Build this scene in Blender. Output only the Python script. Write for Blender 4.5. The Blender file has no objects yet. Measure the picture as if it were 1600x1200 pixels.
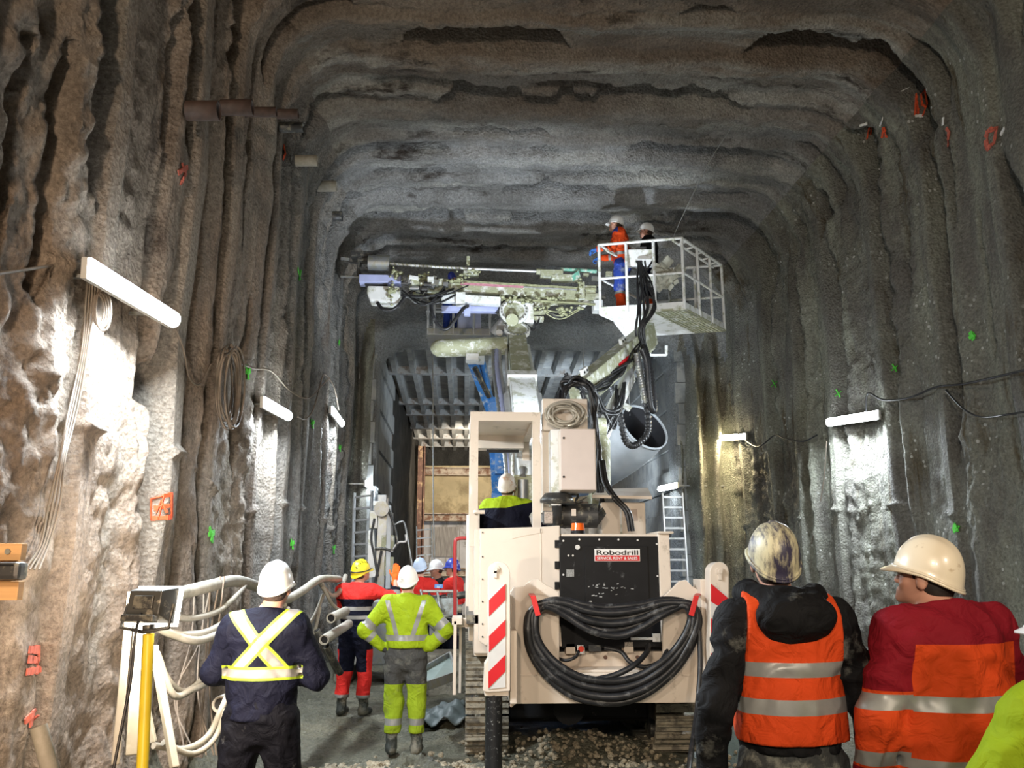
import bpy, bmesh, math, random
import numpy as np
from mathutils import Vector, Matrix, Euler
random.seed(7)
RNG = np.random.default_rng(7)
SC = bpy.context.scene
COL = SC.collection

# ------------------------------------------------------------------ camera
FPX = 1350.0
PITCH = math.atan(285.0 / FPX)
YAW = math.atan(75.0 * math.cos(PITCH) / FPX)
CAMZ = 1.75
cam_d = bpy.data.cameras.new('camera')
cam = bpy.data.objects.new('camera', cam_d)
COL.objects.link(cam)
cam.location = (0, 0, CAMZ)
cam.rotation_euler = (math.pi / 2 + PITCH, 0, -YAW)
cam_d.sensor_width = 36.0
cam_d.lens = 36.0 * FPX / 1600.0
cam_d.clip_start = 0.05
cam_d.clip_end = 200
SC.camera = cam

# ------------------------------------------------------------------ exposure, world
SC.view_settings.view_transform = 'Standard'
SC.view_settings.look = 'None'
SC.view_settings.exposure = 0.0
SC.view_settings.gamma = 1.0
SC.view_settings.use_curve_mapping = False
world = bpy.data.worlds.new('world')
SC.world = world
world.use_nodes = True
world.node_tree.nodes['Background'].inputs[0].default_value = (1.0, 0.86, 0.72, 1)
world.node_tree.nodes['Background'].inputs[1].default_value = 0.22


def light(name, kind, loc, target, energy, color, size=0.3, size_y=None, spot=None, blend=0.6):
    d = bpy.data.lights.new(name, kind)
    d.energy = energy
    d.color = color
    if kind == 'AREA':
        d.shape = 'RECTANGLE'
        d.size = size
        d.size_y = size_y or size
    else:
        d.shadow_soft_size = size
    if kind == 'SPOT':
        d.spot_size = math.radians(spot or 90)
        d.spot_blend = blend
    o = bpy.data.objects.new(name, d)
    COL.objects.link(o)
    o.location = loc
    v = Vector(target) - Vector(loc)
    o.rotation_euler = v.to_track_quat('-Z', 'Y').to_euler()
    return o

WARM = (1.0, 0.70, 0.45)
COOL = (0.80, 0.90, 1.0)
# lamps further back in the tunnel, behind the photographer
light('flood_or_fill_beam', 'SPOT', (-1.2, -1.5, 2.6), (-2.5, 4.6, 1.6), 560, WARM, 0.2, spot=50)
light('flood_or_fill_beam', 'SPOT', (-0.9, 1.2, 0.7), (-2.4, 4.0, 1.1), 260, (1.0, 0.72, 0.50), 0.12, spot=66)  # added fill lamp, unseen, ahead of the camera: brightens the lower left wall
light('flood_or_fill_beam', 'SPOT', (3.4, -2.5, 4.2), (1.1, 8.5, 0.9), 690, (1.0, 0.84, 0.66), 0.3, spot=34)
light('flood_or_fill_beam', 'SPOT', (-1.2, -3.0, 4.0), (-0.8, 8.5, 6.2), 1200, (1.0, 0.80, 0.60), 0.2, spot=105)
light('flood_or_fill_beam', 'SPOT', (0.0, -3.0, 3.5), (5.3, 9.0, 4.5), 330, (0.97, 0.97, 0.86), 0.15, spot=90)
light('work_lamp_beam', 'SPOT', (0.9, 10.6, 3.3), (0.7, 15.5, 6.8), 1150, COOL, 0.10, spot=105)
light('work_lamp_beam', 'SPOT', (2.2, 8.6, 3.4), (1.0, 13.5, 5.8), 230, (0.88, 0.95, 1.0), 0.12, spot=75)
light('chamber_lamp_beam', 'SPOT', (3.4, 18.0, 3.5), (0.5, 26, 5.5), 900, COOL, 0.2, spot=120)
light('chamber_lamp_beam', 'SPOT', (0.5, 26.0, 5.2), (-0.2, 33, 3.6), 1400, (1.0, 0.84, 0.64), 0.2, spot=110)


# ------------------------------------------------------------------ helpers
def W(px, py, Y):
    """point of the vertical plane y = Y seen at pixel (px, py) of the 1600x1200 photograph"""
    a, b = (px - 800) / FPX, (600 - py) / FPX
    s, c = math.sin(YAW), math.cos(YAW)
    sp, cp = math.sin(PITCH), math.cos(PITCH)
    d = Vector((s * cp + a * c - b * s * sp, c * cp - a * s - b * c * sp, sp + b * cp))
    t = Y / d.y
    return Vector((d.x * t, Y, CAMZ + d.z * t))


def tag(o, label=None, cat=None, group=None, kind=None):
    if label: o['label'] = label
    if cat: o['category'] = cat
    if group: o['group'] = group
    if kind: o['kind'] = kind
    return o


def thing(name, label, cat, loc=(0, 0, 0), rz=0.0, group=None):
    o = bpy.data.objects.new(name, None)
    COL.objects.link(o)
    o.location = loc
    o.rotation_euler = (0, 0, rz)
    o.empty_display_size = 0.1
    return tag(o, label, cat, group)


def origin_of(p):
    v = Vector((0, 0, 0))
    while p is not None:
        v += p.location
        p = p.parent
    return v


def copy_tree(o, parent=None):
    c = o.copy()
    COL.objects.link(c)
    c.parent = parent
    for ch in list(o.children):
        copy_tree(ch, c)
    return c


def link_mesh(name, me, mats, parent=None, local=False, smooth=None):
    if not isinstance(mats, (list, tuple)): mats = [mats]
    for m in mats: me.materials.append(m)
    o = bpy.data.objects.new(name, me)
    COL.objects.link(o)
    if parent is not None:
        o.parent = parent
        if not local:
            o.data.transform(Matrix.Translation(-origin_of(parent)))
    if smooth is not None:
        me.polygons.foreach_set('use_smooth', [smooth] * len(me.polygons))
    return o


class MB:
    """collects shapes and links them as ONE mesh object"""
    def __init__(s):
        s.v = []; s.f = []; s.sm = []; s.mi = []
        s.cur = 0

    def add(s, vs, fs, smooth=False):
        n = len(s.v)
        s.v += [tuple(v) for v in vs]
        for f in fs:
            s.f.append([i + n for i in f]); s.sm.append(smooth); s.mi.append(s.cur)
        return s

    def box(s, c, size, rot=None):
        c = Vector(c); hx, hy, hz = [k / 2 for k in size]
        vs = [Vector((x, y, z)) for x in (-hx, hx) for y in (-hy, hy) for z in (-hz, hz)]
        if rot is not None:
            R = rot if isinstance(rot, Matrix) else Euler(rot).to_matrix()
            vs = [R @ v for v in vs]
        vs = [v + c for v in vs]
        s.add(vs, [(0, 1, 3, 2), (4, 6, 7, 5), (0, 4, 5, 1), (2, 3, 7, 6), (0, 2, 6, 4), (1, 5, 7, 3)])
        return s

    def bb(s, x0, x1, y0, y1, z0, z1):
        return s.box(((x0 + x1) / 2, (y0 + y1) / 2, (z0 + z1) / 2), (abs(x1 - x0), abs(y1 - y0), abs(z1 - z0)))

    def bpx(s, x0, y0, x1, y1, Y, depth):
        """box whose near face is the pixel rectangle on the plane y = Y"""
        a = W(x0, (y0 + y1) / 2, Y); b = W(x1, (y0 + y1) / 2, Y)
        t = W((x0 + x1) / 2, y0, Y); d = W((x0 + x1) / 2, y1, Y)
        return s.bb(a.x, b.x, Y, Y + depth, d.z, t.z)

    def beam(s, p, q, w, h, up=(0, 0, 1), w2=None, h2=None):
        p, q = Vector(p), Vector(q)
        d = (q - p).normalized(); up = Vector(up)
        if abs(d.dot(up)) > 0.98: up = Vector((0, 1, 0))
        sx = d.cross(up).normalized(); uz = sx.cross(d).normalized()
        w2 = w2 or w; h2 = h2 or h
        vs = []
        for (o, ww, hh) in ((p, w, h), (q, w2, h2)):
            for a, b in ((-1, -1), (1, -1), (1, 1), (-1, 1)):
                vs.append(o + sx * a * ww / 2 + uz * b * hh / 2)
        return s.add(vs, [(3, 2, 1, 0), (4, 5, 6, 7), (0, 1, 5, 4), (1, 2, 6, 5), (2, 3, 7, 6), (3, 0, 4, 7)])

    def cyl(s, p, q, r, r2=None, n=16, caps=True, smooth=True):
        p, q = Vector(p), Vector(q); r2 = r if r2 is None else r2
        d = (q - p).normalized()
        a = d.orthogonal().normalized(); b = d.cross(a)
        vs = []
        for o, rr in ((p, r), (q, r2)):
            for i in range(n):
                t = 2 * math.pi * i / n
                vs.append(o + a * math.cos(t) * rr + b * math.sin(t) * rr)
        s.add(vs, [(i, (i + 1) % n, n + (i + 1) % n, n + i) for i in range(n)], smooth)
        if caps:
            s.add(vs[:n], [list(range(n))[::-1]]); s.add(vs[n:], [list(range(n))])
        return s

    def tube(s, pts, r, n=8, cat=True, caps=True, step=5):
        pts = [Vector(p) for p in pts]
        if cat and len(pts) > 2: pts = catmull(pts, step)
        N = len(pts)
        rr = r if callable(r) else (lambda t: r)
        d = (pts[1] - pts[0]).normalized(); a = d.orthogonal().normalized()
        vs = []
        for i in range(N):
            if i == 0: dd = pts[1] - pts[0]
            elif i == N - 1: dd = pts[-1] - pts[-2]
            else: dd = pts[i + 1] - pts[i - 1]
            if dd.length < 1e-9: dd = d
            dd = dd.normalized()
            a = (a - dd * a.dot(dd))
            a = a.normalized() if a.length > 1e-6 else dd.orthogonal().normalized()
            b = dd.cross(a); R = rr(i / (N - 1))
            for k in range(n):
                t = 2 * math.pi * k / n
                vs.append(pts[i] + a * math.cos(t) * R + b * math.sin(t) * R)
        fs = [(i * n + k, i * n + (k + 1) % n, (i + 1) * n + (k + 1) % n, (i + 1) * n + k) for i in range(N - 1) for k in range(n)]
        s.add(vs, fs, True)
        if caps:
            s.add(vs[:n], [list(range(n))[::-1]]); s.add(vs[-n:], [list(range(n))])
        return s

    def prism(s, poly, Y, depth):
        """polygon of (x, z) extruded from y=Y to Y+depth"""
        n = len(poly)
        vs = [Vector((x, Y, z)) for x, z in poly] + [Vector((x, Y + depth, z)) for x, z in poly]
        fs = [list(range(n)), list(range(n, 2 * n))[::-1]] + [(i, i + n, (i + 1) % n + n, (i + 1) % n) for i in range(n)]
        return s.add(vs, fs)

    def ppx(s, poly, Y, depth):
        return s.prism([(lambda p: (p.x, p.z))(W(a, b, Y)) for a, b in poly], Y, depth)

    def lathe(s, prof, c, axis=(0, 0, 1), n=24, smooth=True):
        c = Vector(c); d = Vector(axis).normalized(); a = d.orthogonal().normalized(); b = d.cross(a)
        vs = []
        for r, h in prof:
            for k in range(n):
                t = 2 * math.pi * k / n
                vs.append(c + d * h + (a * math.cos(t) + b * math.sin(t)) * r)
        fs = [(i * n + k, i * n + (k + 1) % n, (i + 1) * n + (k + 1) % n, (i + 1) * n + k) for i in range(len(prof) - 1) for k in range(n)]
        return s.add(vs, fs, smooth)

    def build(s, name, mats, parent=None, bevel=0.0, local=False, label=None):
        me = bpy.data.meshes.new(name)
        me.from_pydata(s.v, [], s.f)
        me.polygons.foreach_set('use_smooth', s.sm)
        me.polygons.foreach_set('material_index', s.mi)
        bm = bmesh.new(); bm.from_mesh(me)
        bmesh.ops.recalc_face_normals(bm, faces=bm.faces)
        if bevel > 0:
            es = [e for e in bm.edges if len(e.link_faces) == 2 and e.calc_face_angle(0) > 0.9 and not any(f.smooth for f in e.link_faces)]
            if es:
                bmesh.ops.bevel(bm, geom=es, offset=bevel, segments=2, profile=0.6, affect='EDGES', clamp_overlap=True)
        bm.to_mesh(me); bm.free()
        o = link_mesh(name, me, mats, parent, local)
        if label: o['label'] = label
        return o


def catmull(P, step=5):
    out = []
    Q = [P[0] * 2 - P[1]] + list(P) + [P[-1] * 2 - P[-2]]
    for i in range(1, len(Q) - 2):
        p0, p1, p2, p3 = Q[i - 1], Q[i], Q[i + 1], Q[i + 2]
        for k in range(step):
            t = k / step
            out.append(0.5 * ((2 * p1) + (p2 - p0) * t + (2 * p0 - 5 * p1 + 4 * p2 - p3) * t * t + (3 * p1 - p0 - 3 * p2 + p3) * t ** 3))
    out.append(Q[-2])
    return out


# ---- numpy noise
_H = RNG.random((64, 64, 64)).astype(np.float32)

def vnoise(x, y, z=None):
    if z is None: z = np.zeros_like(x)
    xi, yi, zi = np.floor(x).astype(int), np.floor(y).astype(int), np.floor(z).astype(int)
    fx, fy, fz = x - xi, y - yi, z - zi
    fx, fy, fz = [t * t * (3 - 2 * t) for t in (fx, fy, fz)]
    def h(a, b, c): return _H[(xi + a) & 63, (yi + b) & 63, (zi + c) & 63]
    def mx(a, b, t): return a + (b - a) * t
    return mx(mx(mx(h(0, 0, 0), h(1, 0, 0), fx), mx(h(0, 1, 0), h(1, 1, 0), fx), fy),
              mx(mx(h(0, 0, 1), h(1, 0, 1), fx), mx(h(0, 1, 1), h(1, 1, 1), fx), fy), fz)

def fbm(x, y, z=None, oct=4, gain=0.5):
    s = 0; a = 1; tot = 0
    for o in range(oct):
        s = s + a * vnoise(x * 2 ** o + 11.3 * o, y * 2 ** o + 5.1 * o, None if z is None else z * 2 ** o + 3.7 * o)
        tot += a; a *= gain
    return s / tot

def smooth01(x): x = np.clip(x, 0, 1); return x * x * (3 - 2 * x)


# ---- materials
MATS = {}

def pbr(name, col, rough=0.6, metal=0.0, var=0.15, scale=6.0, bump=0.0, bscale=40.0, dirt=None, dirt_amt=0.0, dirt_scale=2.5, coat=0.0, stretch=(1, 1, 1), spec=0.5, bdist=0.02, bdet=5):
    """plain material with some procedural wear: value noise in the colour, optional dirt patches and bump"""
    if name in MATS: return MATS[name]
    m = bpy.data.materials.new(name); m.use_nodes = True
    nt = m.node_tree; N = nt.nodes; L = nt.links
    b = N['Principled BSDF']
    b.inputs['Roughness'].default_value = rough
    b.inputs['Metallic'].default_value = metal
    b.inputs['Coat Weight'].default_value = coat
    b.inputs['Specular IOR Level'].default_value = spec
    tc = N.new('ShaderNodeTexCoord'); mp = N.new('ShaderNodeMapping'); mp.inputs['Scale'].default_value = stretch
    L.new(tc.outputs['Object'], mp.inputs[0])
    no = N.new('ShaderNodeTexNoise'); no.inputs['Scale'].default_value = scale; no.inputs['Detail'].default_value = 6
    L.new(mp.outputs[0], no.inputs['Vector'])
    r = N.new('ShaderNodeValToRGB')
    r.color_ramp.elements[0].position = 0.3; r.color_ramp.elements[1].position = 0.7
    r.color_ramp.elements[0].color = tuple(c * (1 - var) for c in col) + (1,)
    r.color_ramp.elements[1].color = tuple(min(1, c * (1 + var * 0.6)) for c in col) + (1,)
    L.new(no.outputs[0], r.inputs[0])
    out = r.outputs[0]
    if dirt is not None:
        n2 = N.new('ShaderNodeTexNoise'); n2.inputs['Scale'].default_value = dirt_scale; n2.inputs['Detail'].default_value = 10; n2.inputs['Roughness'].default_value = 0.7
        L.new(mp.outputs[0], n2.inputs['Vector'])
        r2 = N.new('ShaderNodeValToRGB')
        e = 0.62 - 0.3 * dirt_amt
        r2.color_ramp.elements[0].position = e; r2.color_ramp.elements[1].position = min(1, e + 0.1)
        L.new(n2.outputs[0], r2.inputs[0])
        mx = N.new('ShaderNodeMix'); mx.data_type = 'RGBA'
        L.new(r2.outputs[0], mx.inputs[0]); L.new(out, mx.inputs[6]); mx.inputs[7].default_value = tuple(dirt) + (1,)
        out = mx.outputs[2]
    L.new(out, b.inputs['Base Color'])
    if bump > 0:
        n3 = N.new('ShaderNodeTexNoise'); n3.inputs['Scale'].default_value = bscale; n3.inputs['Detail'].default_value = bdet; n3.inputs['Distortion'].default_value = 1.2 if bdist > .02 else 0
        L.new(mp.outputs[0], n3.inputs['Vector'])
        bp = N.new('ShaderNodeBump'); bp.inputs['Strength'].default_value = bump; bp.inputs['Distance'].default_value = bdist
        L.new(n3.outputs[0], bp.inputs['Height']); L.new(bp.outputs[0], b.inputs['Normal'])
    MATS[name] = m
    return m


def emis(name, col, strength):
    if name in MATS: return MATS[name]
    m = bpy.data.materials.new(name); m.use_nodes = True
    b = m.node_tree.nodes['Principled BSDF']
    b.inputs['Base Color'].default_value = (0.8, 0.8, 0.8, 1)
    b.inputs['Emission Color'].default_value = tuple(col) + (1,)
    b.inputs['Emission Strength'].default_value = strength
    MATS[name] = m
    return m


M_beige = pbr('cream_paint', (0.72, 0.62, 0.52), 0.38, var=0.06, scale=3, dirt=(0.42, 0.35, 0.27), dirt_amt=0.12, dirt_scale=3, coat=0.1)
M_white = pbr('white_paint', (0.78, 0.79, 0.78), 0.4, var=0.08, dirt=(0.45, 0.46, 0.36), dirt_amt=0.35, dirt_scale=7)
M_dirtywhite = pbr('slurry_coated_white', (0.70, 0.72, 0.66), 0.55, var=0.12, dirt=(0.36, 0.37, 0.24), dirt_amt=0.75, dirt_scale=8, bump=0.5, bscale=30)
M_black = pbr('black_paint', (0.009, 0.009, 0.010), 0.5, spec=0.2, var=0.3, dirt=(0.10, 0.10, 0.10), dirt_amt=0.05, dirt_scale=9)
M_rubber = pbr('black_rubber', (0.018, 0.018, 0.02), 0.42, var=0.4, scale=20, dirt=(0.11, 0.11, 0.11), dirt_amt=0.2, dirt_scale=9)
M_speck = pbr('spattered_black_steel', (0.014, 0.014, 0.015), 0.35, dirt=(0.55, 0.55, 0.53), dirt_amt=0.10, dirt_scale=42)
M_red = pbr('red_plastic', (0.65, 0.02, 0.02), 0.4, var=0.1)
M_refl_red = pbr('red_marking', (0.60, 0.008, 0.015), 0.35, var=0.08)
M_refl_white = pbr('white_marking', (0.62, 0.60, 0.57), 0.35, var=0.06)
M_steel = pbr('grey_steel', (0.32, 0.33, 0.34), 0.42, 0.6, var=0.25, dirt=(0.30, 0.30, 0.25), dirt_amt=0.5, dirt_scale=12)
M_darksteel = pbr('dark_steel', (0.06, 0.06, 0.06), 0.45, 0.5, var=0.3, dirt=(0.22, 0.21, 0.17), dirt_amt=0.35, dirt_scale=10)
M_mudsteel = pbr('mud_caked_steel', (0.13, 0.115, 0.09), 0.7, 0.0, var=0.35, scale=12, dirt=(0.27, 0.24, 0.18), dirt_amt=0.65, dirt_scale=9, bump=0.8, bscale=25)
M_rust = pbr('rusty_steel', (0.15, 0.08, 0.06), 0.7, 0.1, var=0.35, dirt=(0.42, 0.30, 0.18), dirt_amt=0.3, dirt_scale=4, bump=0.3)
M_blue = pbr('blue_paint', (0.05, 0.22, 0.58), 0.4, var=0.2, dirt=(0.45, 0.5, 0.55), dirt_amt=0.3, dirt_scale=10)
M_lilac = pbr('pale_blue_paint', (0.42, 0.46, 0.72), 0.4, var=0.1)
M_green = pbr('green_paint', (0.18, 0.50, 0.38), 0.4, var=0.2, dirt=(0.6, 0.65, 0.55), dirt_amt=0.5, dirt_scale=12)
M_pink = pbr('pink_guide_strip', (0.55, 0.24, 0.30), 0.5, var=0.25, scale=20)
M_slurry = pbr('wet_yellow_slurry', (0.36, 0.37, 0.22), 0.4, var=0.4, scale=15, bump=0.8, bscale=20)
M_alu = pbr('aluminium', (0.62, 0.63, 0.64), 0.4, 0.5, var=0.12, dirt=(0.4, 0.4, 0.37), dirt_amt=0.3)
M_duct = pbr('white_duct_fabric', (0.42, 0.45, 0.48), 0.5, var=0.1, bump=0.3, bscale=8)
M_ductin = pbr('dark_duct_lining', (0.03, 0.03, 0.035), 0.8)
M_wood = pbr('raw_pine_board', (0.62, 0.36, 0.15), 0.6, var=0.3, scale=3, stretch=(0.6, 0.6, 9))
M_cable = pbr('mud_coated_cable', (0.20, 0.16, 0.125), 0.7, var=0.3, scale=12, dirt=(0.17, 0.15, 0.12), dirt_amt=0.3)
M_pipe = pbr('grey_coated_pipe', (0.36, 0.33, 0.28), 0.6, var=0.25, dirt=(0.27, 0.25, 0.2), dirt_amt=0.5)
M_yellow = pbr('yellow_paint', (0.72, 0.55, 0.03), 0.4, var=0.15)
M_amber = pbr('amber_lens', (0.9, 0.14, 0.01), 0.2, var=0.1, coat=0.5)
M_tube = emis('lit_tube', (0.86, 0.95, 1.0), 55.0)
M_tubewarm = emis('lit_warm_tube', (1.0, 0.85, 0.55), 45.0)
M_floodface = emis('lit_flood_panel', (1.0, 0.93, 0.82), 30.0)
M_lamplens = emis('lit_work_lamp', (0.85, 0.93, 1.0), 40.0)
# ------------------------------------------------------------------ the setting: tunnel shell
XL, XR, ZC, RC = -2.25, 5.35, 7.85, 0.95
YBH = 17.0                                   # bulkhead where the lower chamber starts
FR0, FRS = 4.95, 1.40                        # first steel frame, spacing
LW = ZC - RC; LA = RC * math.pi / 2; LC = XR - XL - 2 * RC
T1, T2, T3, T4, T5 = LW, LW + LA, LW + LA + LC, LW + 2 * LA + LC, 2 * LW + 2 * LA + LC


def section(t):
    """point and outward direction of the tunnel outline at arc length t"""
    t = np.asarray(t, float)
    x = np.zeros_like(t); z = np.zeros_like(t); nx = np.zeros_like(t); nz = np.zeros_like(t)
    m = t < T1; x[m] = XL; z[m] = t[m]; nx[m] = -1
    m = (t >= T1) & (t < T2); a = (t[m] - T1) / RC
    x[m] = XL + RC - RC * np.cos(a); z[m] = ZC - RC + RC * np.sin(a); nx[m] = -np.cos(a); nz[m] = np.sin(a)
    m = (t >= T2) & (t < T3); x[m] = XL + RC + t[m] - T2; z[m] = ZC; nz[m] = 1
    m = (t >= T3) & (t < T4); a = (t[m] - T3) / RC
    x[m] = XR - RC + RC * np.sin(a); z[m] = ZC - RC + RC * np.cos(a); nx[m] = np.sin(a); nz[m] = np.cos(a)
    m = t >= T4; x[m] = XR; z[m] = ZC - RC - (t[m] - T4); nx[m] = 1
    return x, z, nx, nz


def frame_pos(k, side):
    return FR0 + FRS * k + 0.10 * math.sin(k * 2.3 + side) - (0.08 if side == 2 else 0)


def relief(y, t):
    """how far the sprayed surface lies OUTSIDE the nominal outline (positive = recess)"""
    wl = smooth01((T1 + 0.4 - t) / 0.8); wr = smooth01((t - T4 + 0.4) / 0.8); wc = 1 - wl - wr
    ww = wl + wr
    d = 0.20 * (fbm(y * 0.8, t * 0.4, oct=3) - 0.5)
    # grainy sprayed skin, rougher in places
    rough = smooth01((fbm(y * 0.6 + 40, t * 0.45 + 7, oct=2) - 0.36) * 4)
    grain = fbm(y * 9, t * 8, oct=3, gain=.6) - .5
    blob = fbm(y * 3.5, t * 2.8, oct=3) - .5
    flange = np.zeros_like(y)
    slot = np.zeros_like(y)
    step = np.zeros_like(y)
    for k in range(-8, 10):
        for side, wt in ((0, wl), (1, wc), (2, wr)):
            yk = frame_pos(k, side)
            u = y - yk + 0.03 * (vnoise(t * 0.35, t * 0 + k * 3.1) - 0.5)
            far = min(1.0, max(0.0, (yk - 7.5) / 2.0))
            if side != 1:
                # straight edged flange
                w_ = 0.24 + .05 * math.sin(k * 1.7)
                st = smooth01((u + 0.01) / 0.03) * smooth01((w_ - u + .05 * (vnoise(t * 2, t * 0 + k) - .5)) / 0.05)
                flange = np.maximum(flange, wt * st)
                # open pocket in front of it: wavy on the near side, straight on the far side
                g = fbm(t * 0.42 + 9 * k + side * 2.2, t * 0 + side * 5.3 + k, oct=2)
                wid = (0.32 - (.10 if side == 0 else .02) * far) * smooth01((g - (0.36)) * 5) * (.55 + .9 * fbm(t * 1.4, t * 0 + k * 2.9 + side, oct=3))
                low = smooth01((np.minimum(t, T5 - t) - 1.0) / 1.2)
                wid = wid * (.25 + .75 * low)
                pk = smooth01((u + wid + .02) / 0.03) * smooth01(-(u + 0.005) / 0.02) * smooth01((wid - .03) / .03)
                slot = np.maximum(slot, wt * pk)
                # narrower flutes between frames, mostly further in
                for q, ph in ((.42, 0.0), (.70, 9.0)):
                    v = y - yk - FRS * q + .05 * (vnoise(t * .5, t * 0 + k + ph) - .5)
                    g2 = fbm(t * 0.55 + 5 * k + ph, t * 0 + side + 31.0 + ph, oct=2)
                    nw = .07 * smooth01((g2 - (.56 - .12 * far)) * 7) * (.5 + fbm(t * 2, t * 0 + k + ph, oct=2))
                    pk = smooth01((v + nw) / .025) * smooth01((nw - v) / .025) * smooth01((nw - .012) / .012)
                    slot = np.maximum(slot, .75 * wt * pk)
                    step = step + wt * (.2 + .8 * far) * .07 * (smooth01((v - .0) / .05) - smooth01((v - .26) / .10))
                step = step - wt * .09 * smooth01(1 - np.abs(u + .35) / .33)
            else:
                edge = 0.16 * (fbm(t * 1.1, t * 0 + k * 7.7, oct=4, gain=.6) - 0.5)
                st = smooth01((u + 0.02 + edge) / 0.05) * smooth01((.50 - u + edge) / 0.25)
                step = step - wt * .15 * st
                g = fbm(t * 0.7 + 9 * k, t * 0 + k, oct=3)
                wid = 0.52 * smooth01((g - .35) * 5) * (.4 + fbm(t * 2.2, t * 0 + k * 2.9, oct=3))
                pk = smooth01((u + wid + edge) / 0.05) * smooth01(-(u + edge) / 0.05) * smooth01((wid - .03) / .05)
                slot = np.maximum(slot, wt * pk)
                v = u - FRS * .62
                e2 = 0.14 * (fbm(t * 1.3 + 40, t * 0 + k * 3.3, oct=4, gain=.6) - 0.5)
                g2 = fbm(t * 0.8 + 5 * k, t * 0 + 31.0, oct=2)
                wd = .16 * smooth01((g2 - .48) * 7)
                slot = np.maximum(slot, .6 * wt * smooth01((v + wd + e2) / .04) * smooth01(-(v + e2) / .04) * smooth01((wd - .02) / .03))
                step = step - wt * .10 * smooth01((v + e2) / .05) * smooth01((.35 - v) / .25)
    skin = (.035 + .075 * rough) * grain + (.06 + .06 * rough) * blob
    d = d + skin * (1 - .85 * flange) + step - ww * .08 * flange
    d = d * (1 - slot) + slot * (.50 + .22 * wc + .1 * grain)
    # rough joint where the upper piles end
    jt = np.minimum(t, T5 - t) - 2.15 - 0.5 * vnoise(y * .7, y * 0)
    d = d - ww * 0.05 * smooth01(1 - np.abs(jt) / .05) * (flange + .2)
    return d


def axis_samples(segs):
    out = []
    for a, b, s in segs:
        n = max(1, int(round((b - a) / s)))
        out += list(np.linspace(a, b, n, endpoint=False))
    out.append(segs[-1][1])
    return np.array(out)


YS = axis_samples([(-6, 3, 0.2), (3, 4.2, 0.05), (4.2, 9.5, 0.02), (9.5, 13, 0.035), (13, YBH, 0.05)])


GRIDS = {}


def shell(name, t0, t1, dt, mat):
    n = int((t1 - t0) / dt) + 1
    ts = np.linspace(t0, t1, n)
    Yg, Tg = np.meshgrid(YS, ts, indexing='ij')
    x, z, nx, nz = section(Tg)
    d = relief(Yg, Tg)
    GRIDS[name.replace('wall_', '')] = (ts, d)
    P = np.stack([x + nx * d, Yg + 0.03 * (fbm(Yg * 2, Tg * 2, oct=2) - 0.5), z + nz * d], -1).reshape(-1, 3)
    a, b = len(YS), n
    I = np.arange(a * b).reshape(a, b)
    q = np.stack([I[:-1, :-1], I[:-1, 1:], I[1:, 1:], I[1:, :-1]], -1).reshape(-1, 4)
    me = bpy.data.meshes.new(name)
    me.from_pydata(P.tolist(), [], q.tolist())
    o = link_mesh(name, me, mat, smooth=True)
    return tag(o, kind='structure')


def wall_x(side, y, z):
    """x of the sprayed surface, innermost near (y, z)"""
    ts, d = GRIDS[side]
    t = z if side == 'left' else T5 - z
    i = int(np.clip(np.searchsorted(YS, y), 1, len(YS) - 2)); j = int(np.clip(np.searchsorted(ts, t), 1, len(ts) - 2))
    d = float(d[i - 1:i + 2, j - 1:j + 2].min())
    return XL - d if side == 'left' else XR + d


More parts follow.
